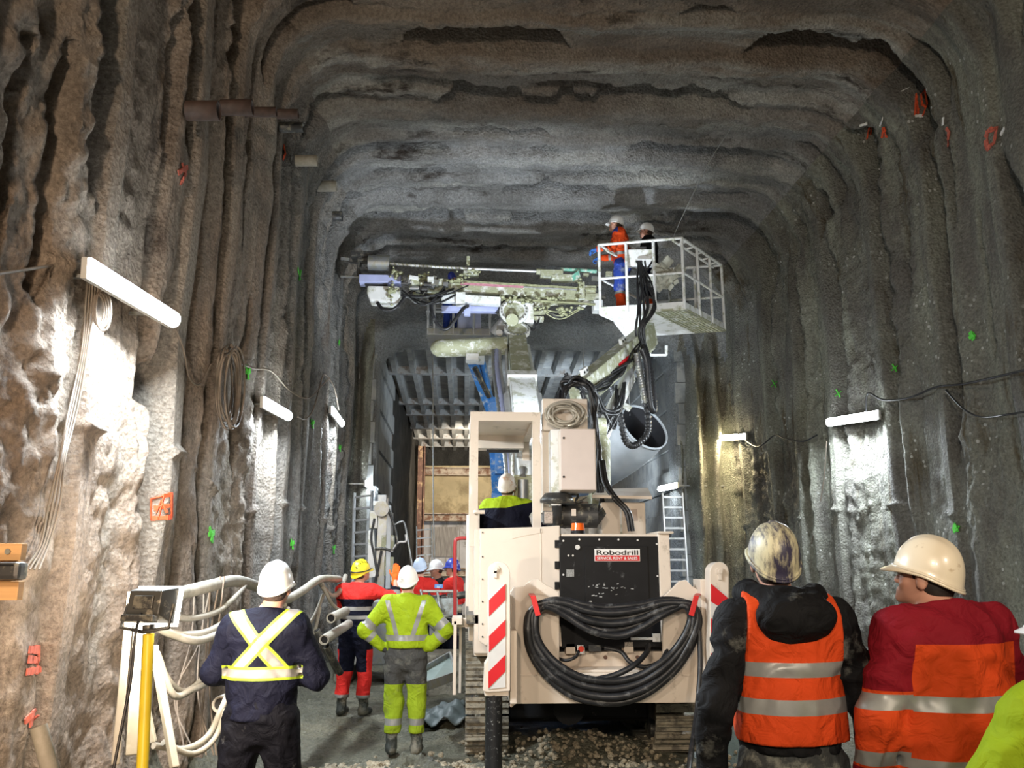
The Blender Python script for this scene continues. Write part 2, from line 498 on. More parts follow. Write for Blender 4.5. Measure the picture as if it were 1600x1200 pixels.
def rock_mat(name, c1, c2, c3, stain, speck=0.0, streak=(1, 3, 0.35), wet=0.0, far=None):
    m = bpy.data.materials.new(name); m.use_nodes = True
    nt = m.node_tree; N = nt.nodes; L = nt.links; b = N['Principled BSDF']
    tc = N.new('ShaderNodeTexCoord')
    def noise(scale, detail=8, rough=0.6, st=None):
        n = N.new('ShaderNodeTexNoise'); n.inputs['Scale'].default_value = scale; n.inputs['Detail'].default_value = detail; n.inputs['Roughness'].default_value = rough
        if st:
            mp = N.new('ShaderNodeMapping'); mp.inputs['Scale'].default_value = st; L.new(tc.outputs['Object'], mp.inputs[0]); L.new(mp.outputs[0], n.inputs['Vector'])
        else: L.new(tc.outputs['Object'], n.inputs['Vector'])
        return n.outputs[0]
    def ramp(src, a, bb, ca=(0, 0, 0, 1), cb=(1, 1, 1, 1)):
        r = N.new('ShaderNodeValToRGB'); r.color_ramp.elements[0].position = a; r.color_ramp.elements[1].position = bb
        r.color_ramp.elements[0].color = ca; r.color_ramp.elements[1].color = cb; L.new(src, r.inputs[0]); return r.outputs[0]
    def mix(f, a, bb):
        x = N.new('ShaderNodeMix'); x.data_type = 'RGBA'
        L.new(f, x.inputs[0])
        for i, s in ((6, a), (7, bb)):
            if isinstance(s, tuple): x.inputs[i].default_value = s + (1,)
            else: L.new(s, x.inputs[i])
        return x.outputs[2]
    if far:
        # warm front light put into the colour: browner near, greyer further in, ragged change-over
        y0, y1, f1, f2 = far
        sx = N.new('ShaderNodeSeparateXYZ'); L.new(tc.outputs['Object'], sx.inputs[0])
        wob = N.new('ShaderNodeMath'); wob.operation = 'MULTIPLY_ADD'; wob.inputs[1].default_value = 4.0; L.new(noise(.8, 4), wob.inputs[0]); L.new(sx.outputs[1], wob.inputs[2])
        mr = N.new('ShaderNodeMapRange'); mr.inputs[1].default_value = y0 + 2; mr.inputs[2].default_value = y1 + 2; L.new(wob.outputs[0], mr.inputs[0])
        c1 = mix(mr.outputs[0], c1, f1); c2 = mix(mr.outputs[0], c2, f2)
    base = mix(ramp(noise(1.1), 0.40, 0.62), c1, c2)
    base = mix(ramp(noise(1.0, st=streak), 0.50, 0.66), base, c3)
    base = mix(ramp(noise(1.3, st=streak, rough=0.7), 0.56, 0.66), base, stain)
    fine = ramp(noise(24, 10, 0.85), 0.32, 0.70, (0.22, 0.21, 0.20, 1), (1.6, 1.6, 1.6, 1))
    mul = N.new('ShaderNodeMix'); mul.data_type = 'RGBA'; mul.blend_type = 'MULTIPLY'; mul.inputs[0].default_value = 0.85
    L.new(base, mul.inputs[6]); L.new(fine, mul.inputs[7]); base = mul.outputs[2]
    if speck > 0:
        v = N.new('ShaderNodeTexVoronoi'); v.inputs['Scale'].default_value = 10.0; L.new(tc.outputs['Object'], v.inputs['Vector'])
        sp = ramp(v.outputs['Distance'], 0.09 + speck * 0.1, 0.12 + speck * 0.1, (1, 1, 1, 1), (0, 0, 0, 1))
        msk = ramp(noise(1.1, 3), 0.5, 0.6)
        mm = N.new('ShaderNodeMath'); mm.operation = 'MULTIPLY'; L.new(sp, mm.inputs[0]); L.new(msk, mm.inputs[1])
        base = mix(mm.outputs[0], base, (0.62, 0.62, 0.58))
    L.new(base, b.inputs['Base Color'])
    r = ramp(noise(2.2), 0.35, 0.7, (0.55 - wet * .3,) * 3 + (1,), (0.95 - wet * .25,) * 3 + (1,))
    L.new(r, b.inputs['Roughness'])
    b.inputs['Specular IOR Level'].default_value = 0.35
    n1 = noise(12, 12, 0.75); vo = N.new('ShaderNodeTexVoronoi'); vo.inputs['Scale'].default_value = 32; L.new(tc.outputs['Object'], vo.inputs['Vector'])
    ad = N.new('ShaderNodeMath'); ad.operation = 'MULTIPLY_ADD'; ad.inputs[1].default_value = 0.35; L.new(vo.outputs['Distance'], ad.inputs[0]); L.new(n1, ad.inputs[2])
    bp = N.new('ShaderNodeBump'); bp.inputs['Strength'].default_value = 0.9; bp.inputs['Distance'].default_value = 0.09
    L.new(ad.outputs[0], bp.inputs['Height']); L.new(bp.outputs[0], b.inputs['Normal'])
    return m


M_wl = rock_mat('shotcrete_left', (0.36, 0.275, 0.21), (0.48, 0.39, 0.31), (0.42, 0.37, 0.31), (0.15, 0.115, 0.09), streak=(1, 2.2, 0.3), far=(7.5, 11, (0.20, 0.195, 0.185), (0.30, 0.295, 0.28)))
M_wr = rock_mat('shotcrete_right', (0.19, 0.18, 0.16), (0.28, 0.28, 0.235), (0.36, 0.37, 0.30), (0.13, 0.10, 0.055), speck=0.8, streak=(1, 2.2, 0.3))
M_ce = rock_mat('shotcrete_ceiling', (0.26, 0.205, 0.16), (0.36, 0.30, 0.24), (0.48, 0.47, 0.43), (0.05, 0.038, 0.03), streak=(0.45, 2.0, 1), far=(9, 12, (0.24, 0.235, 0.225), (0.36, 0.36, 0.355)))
M_bh = rock_mat('shotcrete_bulkhead', (0.27, 0.29, 0.30), (0.35, 0.37, 0.38), (0.40, 0.42, 0.43), (0.19, 0.20, 0.20), streak=(1, 1, 1))

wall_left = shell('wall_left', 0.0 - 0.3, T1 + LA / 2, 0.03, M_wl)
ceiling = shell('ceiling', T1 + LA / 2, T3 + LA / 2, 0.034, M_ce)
wall_right = shell('wall_right', T3 + LA / 2, T5 + 0.3, 0.034, M_wr)

# bulkhead with the opening of the lower chamber
CXL, CXR, CZ, YE = -1.80, 4.30, 6.30, 33.0


def bulkhead():
    nx, nz = 260, 200
    xs = np.linspace(XL - 0.6, XR + 0.6, nx); zs = np.linspace(-0.3, ZC + 0.6, nz)
    X, Z = np.meshgrid(xs, zs, indexing='ij')
    d = 0.35 * (fbm(X * 0.9 + 3, Z * 0.9, oct=3) - 0.5) + 0.06 * (fbm(X * 4, Z * 4, oct=3) - 0.5)
    side = np.maximum(smooth01((X - CXR - .05) / .12), smooth01((CXL - X) / .1)) * smooth01((CZ + .3 - Z) / .6)
    d += side * (.30 * (fbm(X * 3.2, Z * .3, oct=2) - .5) + .16 * np.sin(X * 17 + 2 * fbm(X, Z * .4, oct=2)))
    r = 0.6
    qx = np.abs(X - (CXL + CXR) / 2) - ((CXR - CXL) / 2 - r); qz = Z - (CZ - r)
    dist = np.hypot(np.maximum(qx, 0), np.maximum(qz, 0)) + np.minimum(np.maximum(qx, qz), 0) - r
    Yg = YBH + 0.1 + d + 0.35 * smooth01(1 - (dist) / 0.35)
    I = np.arange(nx * nz).reshape(nx, nz)
    # pull the vertices next to the opening onto its outline
    me = bpy.data.meshes.new('bulkhead')
    q = np.stack([I[:-1, :-1], I[:-1, 1:], I[1:, 1:], I[1:, :-1]], -1).reshape(-1, 4)
    dd = dist.reshape(-1)
    keep = (dd[q] > -0.03).all(1)
    P = np.stack([X, Yg, Z], -1).reshape(-1, 3)
    me.from_pydata(P.tolist(), [], q[keep].tolist())
    bm = bmesh.new(); bm.from_mesh(me)
    bmesh.ops.delete(bm, geom=[v for v in bm.verts if not v.link_faces], context='VERTS')
    be = [e for e in bm.edges if e.is_boundary and all(CXL - .2 < v.co.x < CXR + .2 and v.co.z < CZ + .2 and v.co.z > -0.25 for v in e.verts)]
    g = bmesh.ops.extrude_edge_only(bm, edges=be)
    for v in [x for x in g['geom'] if isinstance(x, bmesh.types.BMVert)]: v.co.y += 0.6
    bmesh.ops.recalc_face_normals(bm, faces=bm.faces)
    bm.to_mesh(me); bm.free()
    o = link_mesh('wall_bulkhead', me, [M_bh, M_wr], smooth=True)
    for f in me.polygons:
        c = f.center
        if (c.x > CXR + .08 or c.x < CXL - .05) and c.z < CZ - .1 + .5 * math.sin(c.x * 9): f.material_index = 1
    tag(o, kind='structure')
bulkhead()

M_lag = pbr('galvanised_lagging', (0.27, 0.285, 0.29), 0.6, 0.1, var=0.35, scale=2.5, dirt=(0.33, 0.34, 0.33), dirt_amt=0.5, dirt_scale=3, bump=0.3, bscale=12)
M_beamg = pbr('grey_beam', (0.34, 0.36, 0.37), 0.6, 0.1, var=0.2, dirt=(0.22, 0.19, 0.17), dirt_amt=0.4, dirt_scale=6)
M_soil = rock_mat('dark_soil', (0.035, 0.035, 0.033), (0.06, 0.06, 0.055), (0.08, 0.08, 0.075), (0.03, 0.03, 0.03))
M_stain = pbr('stained_concrete', (0.60, 0.50, 0.30), 0.7, var=0.35, scale=1.0, dirt=(0.34, 0.27, 0.15), dirt_amt=0.55, dirt_scale=.8)
M_plast = pbr('pale_concrete', (0.62, 0.62, 0.64), 0.7, var=0.2, scale=2, dirt=(0.28, 0.27, 0.26), dirt_amt=0.3, dirt_scale=1.5)

# chamber roof: cross beams with corrugated sheets between them
beams = [17.6, 19.9, 23.6, 25.2, 27.6, 29.6, 31.4, YE]
mb = MB()
for i in range(len(beams) - 1):
    y0, y1 = beams[i], beams[i + 1]
    zz = CZ + 0.12 - (0.03 * i)
    pitch = 0.42
    n = int((CXR - CXL) / pitch)
    vs = []; fs = []
    for k in range(n):
        xa = CXL - .2 + k * pitch
        for dx, dz in ((0, 0), (pitch * .62, 0), (pitch * .68, -0.16), (pitch * .94, -0.16), (pitch, 0)):
            vs += [(xa + dx, y0, zz + dz + .1), (xa + dx, y1, zz + dz - .1)]
    for j in range(len(vs) // 2 - 1):
        fs.append((2 * j, 2 * j + 1, 2 * j + 3, 2 * j + 2))
    mb.add(vs, fs)
mb.bb(CXL - .6, CXR + .6, YBH + .4, YE, CZ + .45, CZ + .5)
tag(mb.build('ceiling_chamber', M_lag), kind='structure')
mb = MB()
for i, y in enumerate(beams[1:-1]):
    mb.bb(CXL - .2, CXR + .2, y - .1, y + .1, CZ - .14 - .03 * i, CZ + .05)
tag(mb.build('trim_1', M_beamg, bevel=.01), kind='structure')

# chamber side walls: lagging with rails
def sidewall(name, x, y0, y1, s, mat):
    mb = MB(); z = 0.0; k = 0
    n = 16
    for k in range(n):
        z0 = -0.2 + k * (CZ + .7) / n; z1 = z0 + (CZ + .7) / n
        off = 0.05 * (k % 2)
        mb.bb(x + s * off, x + s * (.3 + off), y0, y1, z0, z1 - .012)
    o = mb.build(name, mat, bevel=.008)
    return tag(o, kind='structure')
sidewall('wall_chamber_left', CXL - .02, YBH + .3, 22.0, -1, M_lag)
sidewall('wall_chamber_right', CXR + .02, YBH + .3, YE, 1, M_lag)

def soilface(name, pts, mat, amp=0.25, n=60):
    """rough quad patch between four corners"""
    a, b, c, d = [np.array(p, float) for p in pts]
    U, V = np.meshgrid(np.linspace(0, 1, n), np.linspace(0, 1, n), indexing='ij')
    P = (a[None, None] * ((1 - U) * (1 - V))[..., None] + b[None, None] * (U * (1 - V))[..., None] + c[None, None] * (U * V)[..., None] + d[None, None] * ((1 - U) * V)[..., None])
    nrm = np.cross(b - a, d - a); nrm /= np.linalg.norm(nrm)
    h = amp * (fbm(P[..., 0] * .9 + P[..., 1] * .7, P[..., 2] * .9, oct=4) - .5)
    P = P + nrm * h[..., None]
    I = np.arange(n * n).reshape(n, n)
    q = np.stack([I[:-1, :-1], I[1:, :-1], I[1:, 1:], I[:-1, 1:]], -1).reshape(-1, 4)
    me = bpy.data.meshes.new(name); me.from_pydata(P.reshape(-1, 3).tolist(), [], q.tolist())
    return tag(link_mesh(name, me, mat, smooth=True), kind='structure')
soilface('wall_soil_left', [(CXL - .05, 21.9, -.2), (CXL + .1, YE + .2, -.2), (CXL + .1, YE + .2, CZ + .4), (CXL - .05, 21.9, CZ + .4)], M_soil)

# far end wall: pale concrete below, stained face above, rusty walers across
mb = MB()
mb.bb(CXL - .3, CXR + .4, YE, YE + .3, -.2, 3.6)
tag(mb.build('wall_end_lower', M_plast), kind='structure')
mb = MB(); mb.bb(CXL - .3, CXR + .4, YE - .05, YE + .3, 3.6, 5.6)
tag(mb.build('wall_end_upper', M_stain), kind='structure')
soilface('wall_end_top', [(CXL - .3, YE - .3, 5.5), (CXR + .4, YE - .3, 5.5), (CXR + .4, YE - .6, CZ + .5), (CXL - .3, YE - .6, CZ + .5)], M_soil)
mb = MB()
for z in (1.55, 3.55, 5.25):
    mb.bb(CXL, CXR, YE - .45, YE - .05, z + .11, z + .15).bb(CXL, CXR, YE - .45, YE - .05, z - .15, z - .11).bb(CXL, CXR, YE - .27, YE - .23, z - .11, z + .11)
tag(mb.build('trim_2', pbr('peeling_beam_paint', (0.62, 0.54, 0.44), .7, var=.2, dirt=(0.24, 0.12, 0.07), dirt_amt=0.5, dirt_scale=2.2)), kind='structure')
mb = MB()
for x in (-1.3, -.7, -.2, .5): mb.bb(x, x + .04, YE - .04, YE - .01, 1.9, 3.4)
mb.bb(-1.25, -.25, YE - .06, YE - .02, 2.1, 3.2)
tag(mb.build('trim_3', pbr('old_boarding', (0.40, 0.38, 0.36), 0.8, var=.4, scale=3, stretch=(8, 1, .8))), kind='structure')

# floor: churned mud
def floor():
    xs = np.linspace(XL - .7, XR + .7, 300)
    ys = axis_samples([(-6, 5, .25), (5, 13, .035), (13, 20, .1), (20, YE + .3, .3)])
    X, Y = np.meshgrid(xs, ys, indexing='ij')
    z = 0.10 * (fbm(X * .7, Y * .7, oct=3) - .5) + 0.10 * (fbm(X * 2.6, Y * 2.6, oct=5, gain=.6) - .5)
    lump = fbm(X * 6, Y * 6, oct=4, gain=.62)
    z += 0.13 * smooth01((fbm(X * 1.1 + 9, Y * 1.1, oct=2) - .38) * 4) * np.maximum(lump - .45, 0)
    # heap of spoil in front of and under the machine
    z += 0.16 * np.exp(-((X - 1.0) / .7) ** 2 - ((Y - 9.0) / .6) ** 2) * (.6 + .8 * lump)
    z += 0.20 * np.exp(-((X + .4) / 1.0) ** 2 - ((Y - 7.5) / .45) ** 2) * (.3 + 1.2 * lump)
    # flat wet hollow on the right
    pud = smooth01(1.3 - np.hypot((X - 2.75) / .8, (Y - 8.6) / 2.6))
    z = z * (1 - .95 * pud) - .05 * pud
    # banks against the walls
    z += .35 * np.exp(-(X - XL) / .25) * (.4 + lump) + .25 * np.exp((X - XR) / .3) * (.4 + lump)
    I = np.arange(X.size).reshape(X.shape)
    q = np.stack([I[:-1, :-1], I[1:, :-1], I[1:, 1:], I[:-1, 1:]], -1).reshape(-1, 4)
    me = bpy.data.meshes.new('floor')
    me.from_pydata(np.stack([X, Y, z], -1).reshape(-1, 3).tolist(), [], q.tolist())
    return tag(link_mesh('floor', me, rock_mat('wet_mud', (0.17, 0.17, 0.125), (0.25, 0.24, 0.18), (0.30, 0.28, 0.20), (0.11, 0.105, 0.08), wet=0.9, streak=(1, 1, 1)), smooth=True), kind='structure')
floor_o = floor()
mbp = MB()
n = 40
ring = [(2.8 + .62 * math.cos(2 * math.pi * i / n) * (1 + .15 * math.sin(5 * 2 * math.pi * i / n)), 8.7 + 2.3 * math.sin(2 * math.pi * i / n), -.018) for i in range(n)]
mbp.add(ring, [list(range(n))])
pud = mbp.build('puddle', pbr('murky_water', (0.10, 0.13, 0.12), 0.06, var=.1, bump=.15, bscale=9))
tag(pud, 'murky greenish puddle on the mud floor right of the drilling machine', 'puddle')
# ------------------------------------------------------------------ tracked drilling machine
rig = thing('drilling_machine', 'cream tracked drilling machine with black rear panel, open cab, raised boom and drill mast', 'drilling machine', (1.3, 9.5, 0))


def part(mb, name, mat, parent=None, bevel=0.0, label=None):
    return mb.build(name, mat, parent if parent is not None else rig, bevel, label=label)


def track(x0, x1, y0, y1, h):
    """crawler: shoes with grousers laid round a stadium loop"""
    r = h / 2; L = (y1 - y0) - h; per = 2 * L + 2 * math.pi * r
    n = int(per / .17); mb = MB()
    for i in range(n):
        s = per * i / n
        if s < L: p = Vector((0, y0 + r + s, 0)); d = Vector((0, 1, 0))
        elif s < L + math.pi * r:
            a = (s - L) / r; p = Vector((0, y1 - r + r * math.sin(a), r - r * math.cos(a))); d = Vector((0, math.cos(a), math.sin(a)))
        elif s < 2 * L + math.pi * r: p = Vector((0, y1 - r - (s - L - math.pi * r), h)); d = Vector((0, -1, 0))
        else:
            a = (s - 2 * L - math.pi * r) / r; p = Vector((0, y0 + r - r * math.sin(a), r + r * math.cos(a))); d = Vector((0, -math.cos(a), -math.sin(a)))
        nrm = Vector((0, d.z, -d.y))
        q = p + Vector(((x0 + x1) / 2, 0, 0)) + Vector((0, 0, .03))
        R = Matrix((Vector((1, 0, 0)), d, nrm)).transposed()
        mb.box(q, (x1 - x0, .15, .03), R)
        for e in (-.05, 0.01):
            mb.box(q + nrm * .025 + d * e, (x1 - x0, .016, .04), R)
        mb.box(q - nrm * .05, ((x1 - x0) * .35, .13, .07), R)
    t = part(mb, 'track', M_mudsteel)
    m = MB()
    for yy in (y0 + r, y1 - r):
        part(MB().cyl(((x0 + x1) / 2 - .07, yy, r + .03), ((x0 + x1) / 2 + .07, yy, r + .03), r - .1, n=20), 'sprocket', M_darksteel, t)
    for k in range(5):
        yy = y0 + r + L * (k + .5) / 5
        part(MB().cyl((x0 + .08, yy, .14), (x1 - .08, yy, .14), .1, n=14), 'roller', M_darksteel, t)
    m = MB().bb(x0 + .1, x1 - .1, y0 + r + .1, y1 - r - .1, .25, h - .16)
    part(m, 'track_frame', M_mudsteel, t, .02)

xa = W(727, 1100, 8.9).x; xb = W(791, 1100, 8.9).x
xc = W(1010, 1130, 8.9).x; xd = W(1079, 1130, 8.9).x
track(xa, xb, 8.45, 12.4, .82)
track(xc, xd, 8.45, 12.4, .82)

# ---- undercarriage and chassis
part(MB().bb(xb + .02, xc - .02, 8.7, 11.8, .33, .62).cyl((xb, 8.9, .4), (xc, 8.9, .4), .13).cyl((1.0, 8.5, .45), (1.0, 9, .45), .15), 'undercarriage', M_black, bevel=.02)
part(MB().bb(xb - .02, xc + .05, 8.5, 12.2, .66, .92).bb(.10, 2.25, 8.5, 12.4, .92, 1.25), 'chassis', M_beige, bevel=.02)

# ---- rear frame plate (U shaped, with ears), at Y 7.75
Yp = 7.75
lo = [(797, 925), (803, 917), (818, 916), (830, 906), (842, 905), (852, 913), (862, 918), (873, 925)]
plate = [(797, 1106)] + lo + [(873, 1010), (1033, 1010), (1040, 925), (1052, 918), (1062, 908), (1072, 906), (1082, 916), (1092, 922), (1098, 930), (1090, 1098), (808, 1100), (799, 1106)]
mb = MB()
# left ear, right ear, lower cross plate as one outline with the middle open
mb.ppx([(797, 1104)] + lo + [(874, 932), (874, 1052), (1036, 1052), (1036, 932), (1052, 918), (1062, 908), (1072, 906), (1082, 916), (1092, 922), (1098, 930), (1090, 1098), (806, 1100), (799, 1106)], Yp, .05)
rear = part(mb, 'rear_frame', M_beige, bevel=.008)
mb = MB().bpx(797, 926, 801, 1100, Yp + .04, .5).bpx(1093, 926, 1097, 1098, Yp + .04, .5).bpx(806, 1092, 1090, 1098, Yp + .04, .6)
part(mb, 'frame_side', M_beige, rear, .005)
# weld pocket outlines
mb = MB()
for a, b in (((800, 1055), (838, 1055)), ((838, 1055), (838, 1040)), ((1066, 1055), (1094, 1055)), ((1066, 1055), (1066, 1040))):
    mb.beam(W(a[0], a[1], Yp - .004), W(b[0], b[1], Yp - .004), .012, .012)
part(mb, 'weld_seam', M_beige, rear)
# middle: pale bumper with plate between ears
mb = MB().bpx(842, 1018, 1058, 1052, Yp + .35, .12)
mb.bpx(838, 1046, 1060, 1053, Yp + .1, .3)
bump = part(mb, 'bumper', M_beige, bevel=.015)
mb = MB()
for px in (946, 996): mb.cyl(W(px, 1027, Yp + .36), W(px, 1027, Yp + .345), .018)
part(mb, 'bolt_hole', M_rust, bump)

# curved inner guards left and right of the opening
mb = MB().ppx([(840, 955), (856, 952), (868, 962), (876, 980), (878, 1010), (842, 1010)], Yp + .12, .03)
mb.ppx([(1058, 948), (1040, 952), (1034, 1000), (1038, 1018), (1060, 1018)], Yp + .12, .03)
part(mb, 'hose_guard', M_beige, rear, .006)

# ---- left cabinet, with tall side panels behind
Yc = 8.05
mb = MB().ppx([(750, 826), (846, 823), (875, 821), (877, 1010), (838, 1010), (838, 930), (800, 930), (760, 1010), (748, 1002)], Yc, .7)
cab_l = part(mb, 'side_cabinet', M_beige, bevel=.012)
mb = MB()
for y in (850, 883, 915): mb.bpx(867, y - 6, 874, y + 6, Yc - .02, .05)
part(mb, 'hinge', M_black, cab_l, .003)
mb = MB().ppx([(800, 830), (846, 826), (848, 832), (815, 838), (800, 842)], Yc - .006, .01)
mb.bpx(845, 826, 846, 1005, Yc - .006, .01)
part(mb, 'panel_seam', M_beige, cab_l)
mb = MB()
for x, y in ((754, 832), (754, 870), (754, 905), (754, 940), (754, 975), (754, 995)):
    p = W(x, y, Yc); mb.cyl(p + Vector((0, -.008, 0)), p + Vector((0, .01, 0)), .008, n=8)
part(mb, 'rivet', M_darksteel, cab_l)
x0_ = .14
mb = MB()
mb.bb(W(741, 900, 8.5).x, .62, 8.45, 9.4, .95, W(741, 826, 8.5).z)
mb.bb(W(733, 900, 9.2).x, x0_ + .02, 9.2, 10.6, 1.0, W(735, 800, 9.4).z)
mb.bb(W(728, 900, 10).x, .4, 10.3, 12.2, 1.05, 2.35)
part(mb, 'side_panel', M_beige, bevel=.012)
# step bracket on the left flank
mb = MB()
Ys = 8.5
mb.bpx(706, 966, 722, 976, Ys, .5).bpx(708, 970, 713, 1086, Ys, .04).bpx(717, 972, 721, 1083, Ys + .35, .04)
mb.bpx(706, 966, 748, 980, Ys + .2, .06)
part(mb, 'step_bracket', M_beige, bevel=.004)
# red grab rail
mb = MB(); mb.tube([W(711, 1010, 10.6), W(711, 960, 10.6), W(711, 900, 10.6), W(711, 852, 10.6), W(715, 842, 10.6), W(733, 841, 10.6)], .022, n=8)
part(mb, 'grab_rail', pbr('dark_red_paint', (0.33, 0.02, 0.02), .4))

# ---- black engine panel
Ye = 8.0
mb = MB().bpx(875, 838, 1033, 1012, Ye, .04)
eng = part(mb, 'engine_panel', M_black, bevel=.006)
mb = MB().bpx(914, 853, 1013, 946, Ye - .012, .015)
part(mb, 'access_door', M_black, eng, .003)
mb = MB()
for x, y in ((880, 845), (905, 843), (936, 843), (966, 843), (996, 844), (1026, 850), (1027, 900), (1026, 946), (881, 962), (880, 898), (888, 868), (895, 868), (994, 948), (920, 968)):
    p = W(x, y, Ye); mb.cyl(p + Vector((0, -.012, 0)), p, .009, n=8)
part(mb, 'bolt', M_alu, eng)
part(MB().cyl(W(902, 855, Ye) + Vector((0, -.02, 0)), W(902, 855, Ye), .022, n=14), 'lock', M_alu, eng)
part(MB().bpx(885, 890, 897, 901, Ye - .008, .008), 'data_plate', pbr('small_data_plate', (.28, .28, .27), .5, var=.5, scale=90), eng)
mb = MB()
for x in (923, 1012):
    mb.bpx(x - 2, 939, x + 2, 953, Ye - .03, .02).bpx(x - 3, 950, x + 3, 954, Ye - .035, .03)
part(mb, 'latch', M_alu, eng, .002)
# engine hood body behind the panel
mb = MB().bpx(878, 834, 1040, 1012, Ye + .045, 1.5)
part(mb, 'engine_hood', M_beige, bevel=.012)
mb = MB().bpx(1031, 832, 1049, 1000, Ye - .02, .4).bpx(1028, 830, 1053, 834, Ye - .06, .5)
part(mb, 'corner_post', M_beige, bevel=.01)
# dark cavity contents under the panel: pump blocks, control box, valves
mb = MB().bpx(842, 1000, 1055, 1030, Ye + .12, .5)
part(mb, 'pump_bay', M_black, bevel=.01)
for q in ((884, 1005, 899, 1022, Yp + .25, .12), (975, 1002, 990, 1020, Yp + .25, .14), (916, 996, 934, 1010, Yp + .28, .1), (904, 1006, 914, 1022, Yp + .25, .1)):
    part(MB().bpx(*q), 'junction_box', M_beige, bevel=.006)
part(MB().bpx(920, 1008, 940, 1018, Yp + .24, .1), 'pump_block', M_darksteel, bevel=.004)
part(MB().cyl(W(1000, 1000, Yp + .3), W(1020, 1000, Yp + .3), .05).cyl(W(1004, 1010, Yp + .3), W(1010, 996, Yp + .3), .045), 'valve_block', M_darksteel, bevel=.004)
part(MB().bpx(902, 1008, 912, 1022, Yp + .23, .03), 'stop_box', M_alu, bevel=.003)
mb = MB(); c = W(908, 1014, Yp + .22); mb.cyl(c, c + Vector((0, .03, 0)), .026, n=14)
sb = part(mb, 'stop_button', pbr('bright_red_button', (.75, .06, .03), .3))
mb = MB().bpx(986, 996, 1028, 1000, Ye - .05, .02).bpx(1020, 990, 1032, 1003, Ye - .06, .03)
part(mb, 'bracket', M_white, bevel=.003)
# sign on the engine panel
sgn = part(MB().bpx(929, 858, 1000, 877, Ye - .02, .006), 'sign', pbr('sign_white', (.80, .78, .76), .35, var=.03), eng)
part(MB().bpx(930, 868, 999.4, 876.4, Ye - .024, .004), 'sign_band', M_refl_red, sgn)


def lettering(txt, px0, px1, pyb, pyt, Y, mat, parent, name='lettering', bold=.0, slant=0, squash=True):
    c = bpy.data.curves.new(name, 'FONT'); c.body = txt; c.size = 1; c.extrude = 0.004; c.offset = bold; c.align_x = 'LEFT'
    o = bpy.data.objects.new(name, c); COL.objects.link(o)
    dg = bpy.context.evaluated_depsgraph_get()
    me = bpy.data.meshes.new_from_object(o.evaluated_get(dg))
    bpy.data.objects.remove(o)
    co = np.array([v.co[:] for v in me.vertices])
    mn, mx = co.min(0), co.max(0)
    a = W(px0, (pyb + pyt) / 2, Y); b = W(px1, (pyb + pyt) / 2, Y); z0 = W(px0, pyb, Y).z; z1 = W(px0, pyt, Y).z
    for v in me.vertices:
        u = (v.co.x - mn[0]) / (mx[0] - mn[0]); w = (v.co.y - mn[1]) / (mx[1] - mn[1])
        v.co = Vector((a.x + (b.x - a.x) * u, Y - v.co.z * .3, z0 + (z1 - z0) * w))
    me.name = name
    return link_mesh(name, me, mat, parent)

M_ink = pbr('black_ink', (.01, .01, .01), .4)
lettering('Robodrill', 932, 997, 867.2, 859.4, Ye - .022, M_ink, sgn, bold=.018)
lettering('SERVICE, RENT & SALES', 933, 996, 875.2, 870, Ye - .026, pbr('sign_white', (.8, .8, .8)), sgn, bold=.01)
# splashes of grout on the panel
mb = MB()
rr = random.Random(3)
for k in range(26):
    x = rr.choice([rr.gauss(930, 9), rr.gauss(965, 16), rr.gauss(937, 8)]); y = rr.gauss(914 if x < 950 else 918, 3) + (14 if k % 5 == 0 else 0)
    p = W(x, y, Ye - .014); w = rr.uniform(.006, .03)
    mb.beam(p, p + Vector((w, 0, rr.uniform(-.006, .006))), .004, rr.uniform(.003, .008))
part(mb, 'grout_splash', pbr('dry_grout', (.42, .42, .41), .8), eng)

# ---- amber beacon
c = W(903, 838, Ye + .15)
mb = MB().cyl(c, c + Vector((0, 0, .06)), .07, .065)
bcn = part(mb, 'beacon', M_black)
mb = MB().cyl(c + Vector((0, 0, .055)), c + Vector((0, 0, .12)), .066, .058, n=20)
part(mb, 'beacon_lens', M_amber, bcn)

# ---- rear stabiliser legs with red-white boards
def stabiliser(pl, board, stripes, Y, foot, pinpx, mirror=False):
    mb = MB().ppx(pl, Y, .16)
    s = part(mb, 'stabiliser', M_beige, bevel=.008)
    part(MB().ppx(board, Y - .008, .008), 'warning_board', M_refl_white, s)
    mb = MB()
    for st in stripes: mb.ppx(st, Y - .013, .005)
    part(mb, 'warning_stripe', M_refl_red, s)
    p = W(pinpx[0], pinpx[1], Y)
    part(MB().cyl(p + Vector((0, -.02, 0)), p + Vector((0, .01, 0)), .034, n=14).cyl(p + Vector((0, -.035, 0)), p, .018, n=10).bb(p.x - .012, p.x + .012, Y - .02, Y, p.z - .07, p.z), 'pin', M_beige, s)
    if foot:
        a, b = foot
        p0 = W((a + b) / 2, 1085, Y + .1); r = (W(b, 1085, Y).x - W(a, 1085, Y).x) / 2
        mb = MB().cyl((p0.x, Y + .1, p0.z + .15), (p0.x, Y + .1, .05), r, n=24)
        part(mb, 'jack_cylinder', M_speck, s)
        part(MB().cyl((p0.x, Y + .1, .06), (p0.x, Y + .1, 0.0), r * 1.7, n=24), 'jack_foot', M_mudsteel, s)
    return s
Yst = 7.35
rt = [(762 + 17.5 - 17.5 * math.cos(a), 895 - 17.5 * math.sin(a)) for a in [k * math.pi / 8 for k in range(9)]]
